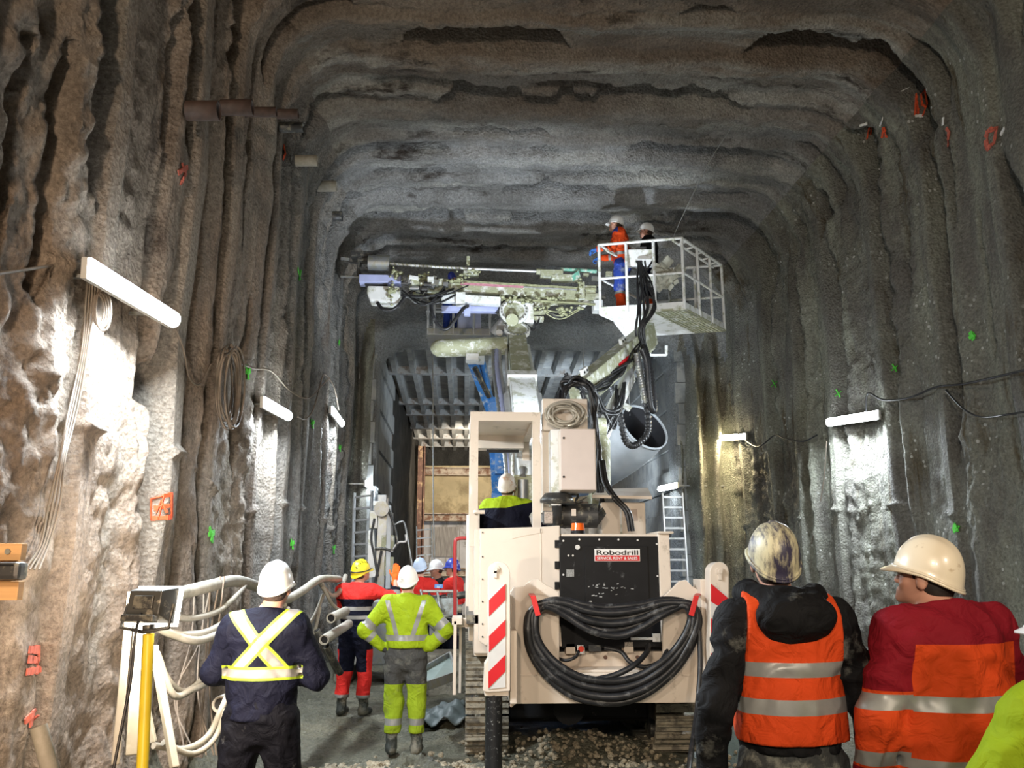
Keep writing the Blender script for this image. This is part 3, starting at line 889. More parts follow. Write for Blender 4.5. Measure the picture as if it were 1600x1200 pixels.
stabiliser([(762, 1030), (757, 1038), (755, 1080), (762, 1082), (797, 1080), (797.5, 1000)] + rt[::-1], [(763.5, 935), (790, 912), (790, 1074), (763, 1077)],
           [[(764, 938), (790, 912), (790, 937), (764, 963)], [(764, 994), (790, 968), (790, 993), (764, 1019)], [(763, 1050), (789.5, 1023), (789.5, 1049), (763, 1076)]], Yst, (758, 785), (774, 889))
part(MB().bpx(797, 985, 808, 1100, Yst + .06, .35).bpx(790, 930, 800, 985, Yst + .1, .5).bpx(757, 1040, 795, 1088, Yst + .03, .25), 'stabiliser_carrier', M_beige, bevel=.01)
rt2 = [(1124 - 15 * math.cos(a), 893 - 15 * math.sin(a)) for a in [k * math.pi / 8 for k in range(9)]]
stabiliser([(1109, 1090), (1139, 1088)] + rt2[::-1], [(1111, 912), (1137, 930), (1137, 1070), (1111, 1070)],
           [[(1111, 912), (1137, 934), (1137, 956), (1111, 940)], [(1111, 966), (1137, 988), (1137, 1012), (1111, 990)], [(1111, 1020), (1137, 1042), (1137, 1066), (1111, 1044)]], Yst + .15, None, (1124, 893))
part(MB().bpx(1098, 905, 1112, 1095, Yst + .3, .25), 'stabiliser_carrier', M_beige, bevel=.01)

# ---- hose bundle hung on red straps
Yh = 7.62
def wob(pts, Y, dx, dy, dd): return [W(x + dx, y + dy, Y + dd) for x, y in pts]
base_low = [(838, 946), (826, 960), (823, 985), (828, 1015), (845, 1045), (870, 1070), (900, 1088), (935, 1096), (970, 1096), (1005, 1085), (1035, 1065), (1062, 1038), (1082, 1005), (1092, 975), (1090, 955), (1080, 945)]
base_top = [(1080, 946), (1060, 944), (1035, 949), (1005, 960), (975, 967), (945, 968), (915, 962), (885, 950), (860, 944), (838, 946)]
for i in range(6):
    rr = random.Random(i)
    k = i / 5
    sc = 1 - .10 * k; cx, cy = 958, 1000
    dy = rr.uniform(-2, 2)
    low = [(cx + (x - cx) * (1 - .10 * k), 946 + (y - 946) * (1 - .22 * k) + dy) for x, y in base_low]
    top = [(x + (cx - x) * .06 * k, y + 9 * math.sin(math.pi * (x - 838) / 242) * (i - 2.2) + rr.uniform(-1, 1)) for x, y in base_top]
    pts = [W(x, y, Yh - .05 * (i % 2) + .03 * rr.random()) for x, y in low + top[1:-1]]
    pts.append(pts[0])
    part(MB().tube(pts, .031, n=10, caps=False), 'hose', M_rubber)
for x in (838, 1083):
    s = -1 if x > 900 else 1
    part(MB().beam(W(x - 5 * s, 932, Yh - .12), W(x + 3 * s, 962, Yh - .12), .045, .012, up=(0, 1, 0)).beam(W(x - 5 * s, 932, Yh - .12), W(x - 8 * s, 928, Yh + .1), .045, .012), 'strap', M_red, bevel=.003)
# loose hoses inside
part(MB().tube([W(930, 1062, Yh), W(960, 1055, Yh), (W(990, 1040, Yh)), W(1010, 1020, Yh + .1), W(1013, 1008, Yh + .2)], .025), 'hose', M_rubber)
part(MB().tube([W(945, 1012, Yh + .2), W(970, 1018, Yh + .15), W(985, 1035, Yh + .1), W(1010, 1042, Yh + .1), W(1035, 1030, Yh + .1), W(1047, 1000, Yh + .2)], .02), 'hose', M_rubber)
part(MB().tube([W(870, 1028, Yh + .2), W(885, 1032, Yh + .12), W(900, 1026, Yh + .14), W(904, 1018, Yh + .25)], .014), 'cable', M_rubber)
part(MB().tube([W(1092, 985, Yh), W(1094, 1040, Yh - .05), W(1089, 1110, Yh - .15), W(1080, 1175, Yh - .5), W(1075, 1215, Yh - 1.0)], .022), 'hose', M_rubber)

# ---- cab
Yk, Yk2 = 8.75, 10.4
mb = MB()
p = W(735, 643, Yk); q = W(845, 822, Yk)
x0, x1, zt = p.x, W(845, 700, Yk).x, p.z
zb = q.z - .2
tw = .085
cabf = part(MB().bb(x0, x1, Yk, Yk + .1, zt - .095, zt).bb(x0, x1, Yk2 - .1, Yk2, zt - .12, zt).bb(x0, x0 + tw, Yk + .1, Yk2 - .1, zt - .095, zt).bb(x1 - tw, x1, Yk + .1, Yk2 - .1, zt - .095, zt), 'cab', M_beige)
for x in (x0, x1 - tw):
    for y in (Yk, Yk2 - .1):
        part(MB().bb(x + .001, x + tw - .001, y + .001, y + .099, zb, zt - .094), 'cab_post', M_beige, cabf)
mb = MB().bb(x0 + .02, x1 - .02, Yk + .05, Yk2 - .02, zt - .05, zt - .02)
mb.bb(x0 + tw, x1 - tw, Yk2 - .35, Yk2 - .11, zt - .2, zt - .05)
part(mb, 'cab_roof', M_beige, cabf)
part(MB().bb(x0 + .01, x1 - .01, Yk2 - .09, Yk2 - .01, zb, 1.85), 'cab_wall', M_beige, cabf)
part(MB().bb(x0 - .02, x1, Yk - .3, Yk2, 1.22, 1.3), 'cab_floor', M_darksteel, cabf)
part(MB().bb(.2, .62, 9.25, 9.7, 1.62, 1.72).bb(.35, .5, 9.4, 9.55, 1.3, 1.62), 'seat', M_black, cabf, .02)
mb = MB().bb(.1, .7, 10.0, 10.25, 1.3, 1.95)
part(mb, 'console', M_darksteel, cabf, .02)
part(MB().tube([W(742, 800, Yk - .03), W(744, 800, Yk - .08), W(757, 800, Yk - .08)], .02), 'hinge', M_beige, cabf)
# black strip lamp under the roof
part(MB().bb(x0 + .2, x1 - .15, Yk2 - .45, Yk2 - .38, zt - .26, zt - .23), 'visor', M_black, cabf)

# ---- electrical box and its backing panel
Yb = 8.45
mb = MB().bpx(876, 670, 931, 766, Yb, .35)
eb = part(mb, 'electrical_box', M_beige, bevel=.006)
mb = MB().bpx(876.5, 670.5, 930, 765, Yb - .02, .02)
dr = part(mb, 'door', pbr('box_door_paint', (.66, .56, .51), .4, var=.04), eb, .004)
mb = MB()
for y in (684, 745): c = W(881, y, Yb - .03); mb.cyl(c, c + Vector((0, .02, 0)), .011, n=10)
part(mb, 'knob', M_black, dr)
mb = MB().bpx(861, 671, 876, 790, Yb + .2, .3)
part(mb, 'box_bracket', M_white, bevel=.006)
mb = MB().bpx(848, 623, 918, 672, Yb + .35, .12).bpx(848, 668, 868, 800, Yb + .45, .2)
part(mb, 'hose_tray', M_beige, bevel=.006)
mb = MB(); c = W(853, 645, Yb + .34); mb.cyl(c, c + Vector((0, .02, 0)), .012, n=10)
part(mb, 'bolt', M_black)
# coil of clear hose
for i in range(8):
    rr = random.Random(40 + i); cx, cy = 882 + rr.uniform(-8, 10), 648 + rr.uniform(-5, 5); R = rr.uniform(17, 27)
    a0 = rr.uniform(0, 6)
    pts = [W(cx + R * math.cos(a0 + t * .5) * (1 + .03 * t), cy + R * .8 * math.sin(a0 + t * .5), Yb + .18 + .02 * rr.random() + .012 * i) for t in range(13)]
    part(MB().tube(pts, .014, n=7), 'hose_coil', pbr('clear_hose', (.42, .38, .31), .25, var=.3, coat=.6))
# muffler and air filter
mb = MB(); mb.cyl(W(868, 806, 8.9), W(932, 806, 8.9), .125, n=24).cyl(W(880, 806, 8.9), W(884, 806, 8.9), .13, n=24).cyl(W(905, 806, 8.9), W(909, 806, 8.9), .13, n=24)
mb.cyl(W(932, 806, 8.9), W(940, 812, 8.9), .11, .08, n=24).cyl(W(870, 820, 8.9), W(850, 830, 8.9), .04)
muf = part(mb, 'muffler', M_darksteel)
part(MB().bpx(893, 795, 900, 806, 8.75, .03), 'strap', M_beige, muf)
part(MB().bpx(868, 783, 920, 800, 9.2, .3), 'machine_cover', pbr('brown_cover', (.25, .2, .16), .5), bevel=.02)
part(MB().lathe([(0, .1), (.12, .09), (.17, .03), (.17, 0), (.05, -.02), (.045, -.22)], W(870, 785, 8.7), n=20), 'air_intake', M_darksteel)
part(MB().tube([W(893, 778, 8.9), W(890, 773, 8.9), W(903, 773, 8.9), W(900, 784, 8.9), W(911, 783, 8.9)], .014), 'handle', M_darksteel)
mb = MB().bpx(849, 798, 865, 819, 8.45, .1)
rl = part(mb, 'rear_lamp', M_darksteel, bevel=.01)
part(MB().bpx(850.5, 799.5, 863.5, 817.5, 8.44, .02), 'lens', pbr('perforated_lens', (.40, .33, .28), .3, var=.5, scale=60), rl)
# right hand housing with raised flap
mb = MB().bpx(940, 785, 1009, 840, 9.2, 1.0)
hs = part(mb, 'hydraulic_housing', M_beige, bevel=.012)
part(MB().bpx(976, 795, 996, 814, 9.19, .02), 'hatch', pbr('tan_hatch', (.48, .38, .32), .5), hs, .003)
part(MB().bpx(969, 786, 972, 838, 9.19, .02), 'door_edge', M_white, hs)
mb = MB(); a, b, c_, d_ = W(925, 778, 9.0), W(1019, 780, 9.0), W(1012, 766, 9.9), W(935, 768, 9.9)
mb.add([a, b, c_, d_] + [v + Vector((0, 0, .03)) for v in (a, b, c_, d_)], [(0, 1, 2, 3), (4, 5, 6, 7), (0, 1, 5, 4), (1, 2, 6, 5), (2, 3, 7, 6), (3, 0, 4, 7)])
part(mb, 'flap', M_beige, hs)
mb = MB().bpx(925, 770, 945, 800, 9.3, .4)
part(mb, 'fitting', M_dirtywhite, bevel=.01)

# ---- main boom: turret, outer beam, telescoping beam, wrist
A0 = W(836, 790, 9.9); A1 = W(815, 620, 12.2); A2 = W(806, 520, 13.6)
mb = MB().cyl((A0.x, A0.y, 1.25), (A0.x, A0.y, 1.9), .36, n=24).bb(A0.x - .26, A0.x + .26, A0.y - .3, A0.y + .35, 1.9, 2.75)
part(mb, 'turret', M_dirtywhite, bevel=.02)
dv = (A2 - A0).normalized()
mb = MB().beam(A0 - dv * .3, A0 + (A2 - A0) * .62, .36, .36)
outer = part(mb, 'boom', M_white, bevel=.02)
sx = dv.cross(Vector((0, 0, 1))).normalized(); uz = sx.cross(dv).normalized()
Am = A0 + (A2 - A0) * .58
part(MB().beam(Am, A2, .28, .28), 'boom_extension', M_dirtywhite, outer, .015)
mb = MB()
for f0, f1, w_ in ((.60, .63, .42), (.25, .27, .39)):
    part(MB().beam(A0 + (A2 - A0) * f0, A0 + (A2 - A0) * f1, w_, w_), 'boom_collar', M_white, outer, .006)
# panels and recesses on the underside of the boom
mb = MB()
for f0, f1 in ((.22, .36), (.38, .58)):
    mb.beam(A0 + (A2 - A0) * f0 - uz * .182, A0 + (A2 - A0) * f1 - uz * .182, .24, .012)
part(mb, 'boom_plate', M_alu, outer, .003)
for s in (-1, 1):
    part(MB().cyl(A0 + dv * .2 + sx * .25 * s + uz * -.05, A0 + (A2 - A0) * .55 + sx * .22 * s, .055, n=12).cyl(A0 + (A2 - A0) * .5 + sx * .22 * s, A0 + (A2 - A0) * .9 + sx * .17 * s, .028, n=10), 'hydraulic_cylinder', M_alu, outer)
part(MB().cyl(W(838, 812, 9.4), W(822, 690, 10.9), .09, n=16).cyl(W(826, 720, 10.5), W(818, 650, 11.6), .055, n=12), 'lift_cylinder', M_white)
part(MB().cyl(W(817, 750, 9.6), W(817, 780, 9.6), .06, n=14).cyl(W(817, 745, 9.6), W(817, 735, 9.7), .04, .06, n=14), 'hydraulic_motor', M_steel)
# spiral wrapped hoses along the left of the boom
for i, (dx, dd) in enumerate(((-26, 0), (-21, .1), (-31, .05))):
    pts = [W(805 + dx * .35, 800, 9.8), W(808 + dx * .5, 740, 10.2), W(812 + dx * .8, 690, 10.8), W(810 + dx, 630, 11.8 + dd), W(802 + dx, 570, 12.7 + dd), W(797 + dx * .8, 530, 13.4)]
    m = MB().tube(pts, lambda t: .034 + .006 * math.sin(t * 260), n=8, step=16)
    part(m, 'spiral_hose', [M_lilac, M_alu, M_steel][i], outer)
part(MB().tube([W(803, 752, 9.7), W(801, 735, 9.8), W(802, 712, 10.2), W(806, 700, 10.4)], .02), 'hose', M_white)

# wrist: two slewing rings and knuckle
Yw = 13.5
def ring(px, py, Y, r, d, name='slew_ring'):
    c = W(px, py, Y); m = MB()
    prof = [(r * .72, -.03), (r, -.03), (r, .03), (r * .72, .03), (r * .72, -.03)]
    m.lathe(prof, c, d, n=32)
    o = part(m, name, M_white)
    k = MB(); dd = Vector(d).normalized(); a = dd.orthogonal().normalized(); b = dd.cross(a)
    for i in range(20):
        t = i * 2 * math.pi / 20; q = c + (a * math.cos(t) + b * math.sin(t)) * r * .86
        k.cyl(q - dd * .045, q + dd * .045, .014, n=6)
    part(k, 'bolt', M_steel, o)
    part(MB().cyl(c - dd * .02, c + dd * .02, r * .72, n=24), 'hub', M_dirtywhite, o)
ring(808, 516, Yw - .15, .21, (0.05, -.75, .65))
ring(803, 487, Yw - .05, .235, (0.0, -.9, .3))
part(MB().cyl(W(806, 520, Yw), W(803, 478, Yw + .2), .15, n=20).cyl(W(800, 500, Yw - .2), W(806, 500, Yw + .1), .10, n=16).cyl(W(786, 500, Yw), W(800, 495, Yw), .07, n=14), 'wrist', M_dirtywhite)
part(MB().cyl(W(801, 470, Yw + .15), W(801, 470, Yw + .45), .30, n=28).cyl(W(780, 480, Yw + .1), W(790, 490, Yw + .2), .11), 'wrist_housing', M_darksteel)
part(MB().bpx(818, 473, 834, 504, Yw - .05, .3), 'mount_plate', M_white, bevel=.01)
part(MB().bpx(776, 508, 790, 515, Yw, .1).cyl(W(780, 520, Yw - .1), W(780, 520, Yw + .1), .055), 'wrist_fitting', M_steel)
part(MB().tube([W(818, 505, Yw), W(830, 512, Yw), W(838, 508, Yw), W(832, 500, Yw)], .02).tube([W(820, 507, Yw), W(834, 516, Yw), W(843, 498, Yw)], .014), 'hose', M_rubber)

# ---- drill mast lying across the tunnel under the roof
Yf = 13.55
def mx(px, py, dy=0): return W(px, py, Yf + dy)
mast = part(MB().beam(mx(640, 445), mx(930, 462), .16, .20), 'drill_mast', M_dirtywhite, bevel=.01)
mb = MB().beam(mx(655, 436, -.1), mx(930, 452, -.1), .03, .035).beam(mx(645, 458, -.1), mx(930, 476, -.1), .03, .03)
part(mb, 'guide_rail', M_slurry, mast)
part(MB().beam(mx(720, 443, -.1), mx(818, 448, -.1), .012, .045), 'guide_strip', M_pink, mast)
part(MB().beam(mx(818, 448.5, -.11), mx(905, 453, -.11), .012, .02), 'guide_strip', M_alu, mast)
part(MB().beam(mx(818, 447, -.1), mx(905, 451, -.1), .012, .03), 'guide_shadow_gap', M_darksteel, mast)
# drill rod with helical flights
mb = MB().tube([mx(606, 412), mx(700, 418), mx(840, 424)], .024, n=8)
rod = part(mb, 'drill_rod', M_alu)
m = MB(); a, b = mx(608, 412), mx(735, 420); d = (b - a); L = d.length; d.normalize(); oa = d.orthogonal().normalized(); ob = d.cross(oa)
m.tube([a + d * (L * i / 90) + (oa * math.cos(i * 1.4) + ob * math.sin(i * 1.4)) * .026 for i in range(91)], .009, n=5, cat=False)
part(m, 'flight', M_slurry, rod)
part(MB().bpx(729, 400, 734, 414, Yf, .06).bpx(724, 422, 748, 430, Yf, .1), 'rod_guide', M_dirtywhite)
# clamp head at the left end
hd = part(MB().cyl(mx(576, 411), mx(609, 412), .135, n=24).cyl(mx(588, 411), mx(590, 411), .14, n=24), 'clamp_head', M_steel)
part(MB().bpx(558, 398, 562, 432, Yf, .25).bpx(562, 402, 578, 407, Yf, .2).bpx(562, 417, 585, 421, Yf, .2).bpx(548, 392, 582, 400, Yf - .05, .3).beam(mx(536, 408), mx(560, 412), .03, .03), 'clamp_frame', M_darksteel, hd, .005)
part(MB().beam(mx(533, 404), mx(546, 406), .04, .05).beam(mx(532, 432), mx(562, 433), .025, .025), 'end_stinger', M_steel, hd)
part(MB().bpx(561, 429, 626, 441, Yf - .12, .25), 'blue_carriage', M_lilac, mast, .008)
part(MB().bpx(570, 441, 605, 445, Yf - .05, .2), 'carriage_plate', M_darksteel, mast)
part(MB().ppx([(574, 446), (624, 447), (626, 462), (622, 474), (600, 472), (578, 470), (573, 458)], Yf - .1, .3), 'canister', M_white, mast, .03)
part(MB().tube([mx(590, 473, -.1), mx(597, 482, -.15), mx(610, 485, -.15), mx(622, 478, -.15), mx(633, 464, -.1), mx(650, 452, -.1), mx(668, 446, -.1)], .03), 'hose', M_rubber)
# slurry lumps
def lumps(name, items, mat, parent=None, seed=0):
    rr = random.Random(seed); mb = MB()
    for (x, y, sx_, sy_, n) in items:
        for k in range(n):
            c = W(rr.gauss(x, sx_), rr.gauss(y, sy_), Yf - .12 - rr.random() * .08)
            r = rr.uniform(.012, .032); nn = 7
            vs = []; 
            for i in range(4):
                for j in range(nn):
                    th = math.pi * (i + .5) / 4; ph = 2 * math.pi * j / nn; q = r * rr.uniform(.7, 1.2)
                    vs.append(c + Vector((q * math.sin(th) * math.cos(ph) * 1.4, q * math.sin(th) * math.sin(ph), q * math.cos(th))))
            fs = [(i * nn + j, i * nn + (j + 1) % nn, (i + 1) * nn + (j + 1) % nn, (i + 1) * nn + j) for i in range(3) for j in range(nn)]
            mb.add(vs, fs, True); mb.add(vs[:nn], [list(range(nn))]); mb.add(vs[-nn:], [list(range(nn))])
    o = part(mb, name, mat, parent)
    o['kind'] = 'stuff'
    return o
lumps('slurry', [(621, 427, 5, 3, 16), (640, 436, 6, 3, 14), (612, 450, 4, 5, 16), (611, 463, 2, 6, 8), (662, 431, 5, 3, 14), (720, 434, 5, 5, 12), (735, 428, 7, 3, 10), (850, 466, 18, 2, 14), (870, 482, 22, 2, 20), (878, 490, 3, 5, 10), (820, 470, 8, 4, 14), (905, 450, 3, 8, 12), (790, 468, 10, 4, 12)], M_slurry, mast, 5)
# machinery cluster on the mast
rr = random.Random(11)
for k in range(22):
    x = rr.uniform(632, 712); y = 440 + (x - 632) * .08 + rr.uniform(-9, 10)
    p = W(x, y, Yf - .15 - rr.random() * .1)
    m = MB()
    if k % 3: m.box(p, (rr.uniform(.06, .16), rr.uniform(.08, .16), rr.uniform(.05, .12)), (0, rr.uniform(-.3, .3), 0))
    else: m.cyl(p - Vector((rr.uniform(.04, .09), 0, 0)), p + Vector((rr.uniform(.04, .09), 0, 0)), rr.uniform(.03, .06), n=14)
    part(m, 'valve_body', rr.choice([M_steel, M_darksteel, M_dirtywhite, M_darksteel, M_white]), mast, .005)
for k in range(12):
    x = rr.uniform(625, 660); x2 = rr.uniform(670, 735)
    part(MB().tube([W(x, rr.uniform(452, 470), Yf - .2), W((x + x2) / 2, rr.uniform(458, 480), Yf - .25 - rr.random() * .2), W(x2, rr.uniform(440, 462), Yf - .2)], rr.uniform(.010, .018), n=6), 'hose', rr.choice([M_rubber, M_rubber, M_steel]), mast)
part(MB().tube([W(672, 462, Yf - .3), W(676, 492, Yf - .35), W(688, 512, Yf - .35), W(700, 513, Yf - .35), W(712, 498, Yf - .35), W(724, 482, Yf - .3), W(731, 478, Yf - .2)], .03), 'hose', M_rubber, mast)
# drill motor at the right end
dm = part(MB().bpx(845, 421, 880, 430, Yf - .1, .2).bpx(862, 428, 905, 436, Yf - .1, .2).cyl(mx(838, 424), mx(850, 425), .05), 'drill_motor', M_dirtywhite, bevel=.01)
part(MB().cyl(mx(876, 421), mx(932, 424), .035, n=14).ppx([(893, 430), (904, 423), (908, 434), (896, 436)], Yf - .12, .1), 'motor_sleeve', M_green, dm)
part(MB().bpx(905, 440, 914, 466, Yf - .15, .3).bpx(914, 446, 932, 454, Yf - .1, .2).bpx(916, 458, 936, 466, Yf - .1, .2), 'mast_end_block', M_dirtywhite, mast, .01)
part(MB().bpx(928, 468, 942, 484, Yf - .1, .25).cyl(mx(908, 480), mx(918, 470), .05), 'mast_end_block', M_white, mast, .01)
for k in range(9):
    p = mx(915 + k * 4.5, 425 + rr.uniform(0, 42)); part(MB().box(p, (.10, .1, rr.uniform(.03, .08))), 'mast_end_fitting', rr.choice([M_darksteel, M_steel, M_dirtywhite]), mast, .005)
# support beams below the mast
part(MB().beam(mx(690, 466, -.1), mx(782, 472, -.1), .16, .13).bpx(712, 456, 727, 474, Yf - .25, .2), 'mast_cradle', M_white, bevel=.008)
part(MB().bpx(690, 478, 780, 486, Yf + .05, .15).bpx(725, 476, 735, 492, Yf - .1, .1), 'cradle_plate', M_lilac, bevel=.006)
part(MB().beam(mx(835, 476), mx(905, 470), .10, .07).beam(mx(845, 466), mx(925, 468), .06, .04).beam(mx(832, 490), mx(852, 488), .1, .05).bpx(832, 494, 850, 500, Yf, .15), 'mast_arm', M_dirtywhite, bevel=.008)
for k in range(6):
    part(MB().tube([mx(840 + rr.uniform(0, 20), 484), mx(875, 490 + rr.uniform(-4, 10)), mx(905 + rr.uniform(-8, 8), 480)], .012, n=6), 'hose', rr.choice([M_rubber, M_slurry]), mast)
part(MB().cyl(mx(812, 470, .3), mx(770, 520, .6), .07), 'tilt_cylinder', M_alu)

# big grey cylinder beneath the mast, left of the boom
part(MB().cyl(W(792, 540, 13.2), W(690, 544, 13.2), .145, n=20).lathe([(.145, 0), (.13, .08), (.08, .15), (.0, .18)], W(690, 544, 13.2), (-1, 0, -.04), n=20), 'slew_cylinder', M_dirtywhite)
part(MB().bpx(728, 552, 748, 562, 13.1, .25), 'cylinder_bracket', M_white, bevel=.006)

# ---- man basket with its own boom
zt = W(1065, 372, 12.2).z; zf = zt - 1.12
NR = W(1065, 372, 12.2); NL = W(936, 388, 12.55); FRr = W(1127, 415, 13.35)
for v in (NR, NL, FRr): v.z = zt
FL = NL + FRr - NR
dn = Vector((0, 0, -1.12)); mid = Vector((0, 0, -.55))
r_ = .024
mb = MB()
for a, b in ((NL, NR), (NR, FRr), (FRr, FL), (FL, NL)):
    mb.tube([a, b], r_, cat=False)
bk = part(mb, 'man_basket', M_white)
off = (NL - FL).normalized() * -.12
in_ = Vector((0, 0, -.0))
# second inner top rail with rungs along the right side
e1 = (NL - NR).normalized() * .13
m = MB().tube([NR + e1 + Vector((0, 0, -.03)), FRr + e1 + Vector((0, 0, -.03))], .02, cat=False)
for t in (.12, .3, .5, .7, .88):
    q = NR.lerp(FRr, t); m.tube([q, q + e1 + Vector((0, 0, -.03))], .018, cat=False)
m.tube([NL - (NL - FL) * .02 + Vector((.1, 0, -.08)), FL + Vector((.1, 0, -.08))], .02, cat=False)
part(m, 'top_rail', M_white, bk)
m = MB()
for a, b in ((NL, NR), (NR, FRr), (FRr, FL), (FL, NL)): m.tube([a + mid, b + mid], .02, cat=False)
part(m, 'middle_rail', M_white, bk)
posts = [NL, NL.lerp(NR, .33), NL.lerp(NR, .66), NR, NR.lerp(FRr, .36), NR.lerp(FRr, .68), FRr, FRr.lerp(FL, .35), FRr.lerp(FL, .68), FL, FL.lerp(NL, .5)]
for q in posts: part(MB().tube([q, q + dn], .024, cat=False), 'post', M_white, bk)
def slab(P, z0, z1):
    vs = [Vector((p.x, p.y, z0)) for p in P] + [Vector((p.x, p.y, z1)) for p in P]
    return vs, [(0, 1, 2, 3), (7, 6, 5, 4), (0, 1, 5, 4), (1, 2, 6, 5), (2, 3, 7, 6), (3, 0, 4, 7)]
m = MB(); m.add(*slab((NL, NL.lerp(NR, .62), FL.lerp(FRr, .62), FL), zf - .02, zf + .02))
part(m, 'floor_plate', M_white, bk)
m = MB()
for i in range(9):
    t = .62 + .38 * i / 8; a = NL.lerp(NR, t) + dn; b = FL.lerp(FRr, t) + dn; m.beam(a, b, .035, .03)
for t in (0, .25, .5, .75, 1):
    a = NL.lerp(NR, .6).lerp(FL.lerp(FRr, .6), t) + dn; b = NR.lerp(FRr, t) + dn; m.beam(a, b, .03, .03)
part(m, 'floor_grate', M_dirtywhite, bk)
m = MB()
for a, b in ((NL, NR), (NR, FRr), (FRr, FL), (FL, NL)): m.beam(a + dn + Vector((0, 0, .05)), b + dn + Vector((0, 0, .05)), .012, .13)
part(m, 'kick_board', M_white, bk)
m = MB(); c = NL.lerp(NR, .52) + dn; m.prism([(c.x - .35, zf), (c.x + .3, zf), (c.x + .05, zf - .32), (c.x - .12, zf - .30)], 12.75, .25)
part(m, 'basket_mount', M_white, bk, .008)
cb = MB().box(NL.lerp(NR, .53) + Vector((0, .16, -.22)), (.42, .16, .26), (.2, 0, -.1))
cbo = part(cb, 'control_box', M_white, bk, .01)
part(MB().box(NL.lerp(NR, .5) + Vector((0, .14, -.07)), (.24, .15, .05), (.2, 0, -.1)), 'control_panel', M_darksteel, cbo, .005)
m = MB()
rr = random.Random(2)
cc = NL.lerp(NR, .82) + Vector((0, .15, -.45))
for k in range(26):
    m.box(cc + Vector((rr.gauss(0, .09), rr.gauss(0, .05), rr.gauss(-.05, .12))), (rr.uniform(.06, .16), rr.uniform(.05, .1), rr.uniform(.08, .2)), (rr.random(), rr.random(), rr.random()))
part(m, 'dirty_sack', pbr('pale_sack_cloth', (.45, .45, .38), .8, var=.4, scale=12), bk, .012)

B0 = W(1015, 522, 12.75); B1 = W(902, 618, 10.6)
bb = part(MB().beam(B1, B0, .22, .34), 'basket_boom', M_dirtywhite, bevel=.015)
dB = (B0 - B1).normalized()
sB = dB.cross(Vector((0, 0, 1))).normalized(); uB = sB.cross(dB)
sgnB = part(MB().beam(B1 + (B0 - B1) * .42 + sB * .115, B1 + (B0 - B1) * .56 + sB * .115, .004, .05, up=uB), 'sticker', M_refl_red, bb)
m = MB()
for t in (.12, .62):
    q = B1 + (B0 - B1) * t + uB * .2; m.beam(q - dB * .09, q + dB * .09, .05, .11)
lg = part(m, 'lug', M_white, bb, .015)
m = MB()
for t in (.12, .62):
    q = B1 + (B0 - B1) * t + uB * .21; 
    for e in (-.045, .045): m.cyl(q + dB * e + sB * .03, q + dB * e - sB * .03, .018, n=10)
part(m, 'lug_hole', M_black, lg)
part(MB().cyl(W(1004, 520, 12.7), W(1012, 548, 12.7), .12, n=16).cyl(W(995, 545, 12.6), W(1018, 540, 12.8), .08).bpx(1000, 525, 1022, 545, 12.6, .25), 'basket_joint', M_dirtywhite)
part(MB().cyl(W(1005, 545, 12.4), W(1016, 615, 12.3), .035, .012, n=10), 'leveling_rod', M_alu)
Q1 = W(985, 585, 12.0); Q2 = W(945, 668, 10.9); Q3 = W(936, 690, 10.4)
part(MB().beam(Q1, Q2, .12, .2).beam(W(955, 620, 11.4), W(985, 640, 11.4), .05, .08).beam(W(958, 645, 11.2), W(938, 700, 10.4), .09, .12), 'lower_link', M_white, bevel=.01)
part(MB().cyl(W(985, 575, 12.0), W(962, 625, 11.2), .07, n=14).cyl(W(962, 620, 11.2), W(940, 685, 10.4), .045, n=12), 'hydraulic_cylinder', M_alu)
part(MB().cyl(W(938, 690, 10.3), W(938, 760, 9.9), .12, n=16).cyl(W(930, 668, 10.4), W(946, 668, 10.4), .12, n=16).bpx(928, 740, 945, 800, 9.7, .4), 'basket_boom_base', M_dirtywhite)
m = MB()
for a, b in (((1015, 555), (1041, 555)), ((1041, 555), (1041, 540)), ((1015, 555), (1015, 540))): m.beam(W(a[0], a[1], 13), W(b[0], b[1], 13), .04, .03)
part(m, 'small_frame', M_white)

# ---- the heap of black hoses between the booms
rr = random.Random(21)
for i in range(26):
    j = lambda s: rr.gauss(0, s)
    if i < 12:
        pts = [(876 + j(3), 640 + j(4)), (876 + j(3), 622), (884 + j(4), 604 + j(3)), (902 + j(4), 594 + j(4)), (920 + j(4), 602 + j(4)), (928 + j(3), 625 + j(3)), (930 + j(3), 660), (934 + j(3), 700), (936 + j(3), 745), (940 + j(3), 800), (945 + j(3), 830)]
        Y0, Y1 = 9.2, 9.3
    elif i < 19:
        pts = [(888 + j(4), 590 + j(5)), (905 + j(4), 600 + j(4)), (922 + j(4), 612 + j(6)), (945 + j(5), 600 + j(6)), (965 + j(6), 585 + j(5)), (985 + j(5), 560 + j(5)), (1003 + j(4), 530)]
        Y0, Y1 = 9.6, 12.2
    else:
        a = rr.uniform(905, 935); b = rr.uniform(940, 975)
        pts = [(a, 600 + j(8)), (a + 10, 630 + j(10)), ((a + b) / 2, rr.uniform(640, 700)), (b, 640 + j(14)), (b + 6, 605 + j(8))]
        Y0, Y1 = 9.9, 11
    n = len(pts)
    part(MB().tube([W(x, y, Y0 + (Y1 - Y0) * k / (n - 1) + .12 * rr.random()) for k, (x, y) in enumerate(pts)], rr.uniform(.014, .022), n=7), 'hose', M_rubber)
# hoses dropping from heap behind the housing
for dx in (0, 5):
    part(MB().tube([W(938 + dx, 720, 9.2), W(944 + dx, 755, 9.1), W(960 + dx, 780, 9.0), W(978 + dx, 800, 8.95), W(984 + dx, 830, 8.95)], .022), 'hose', M_rubber)
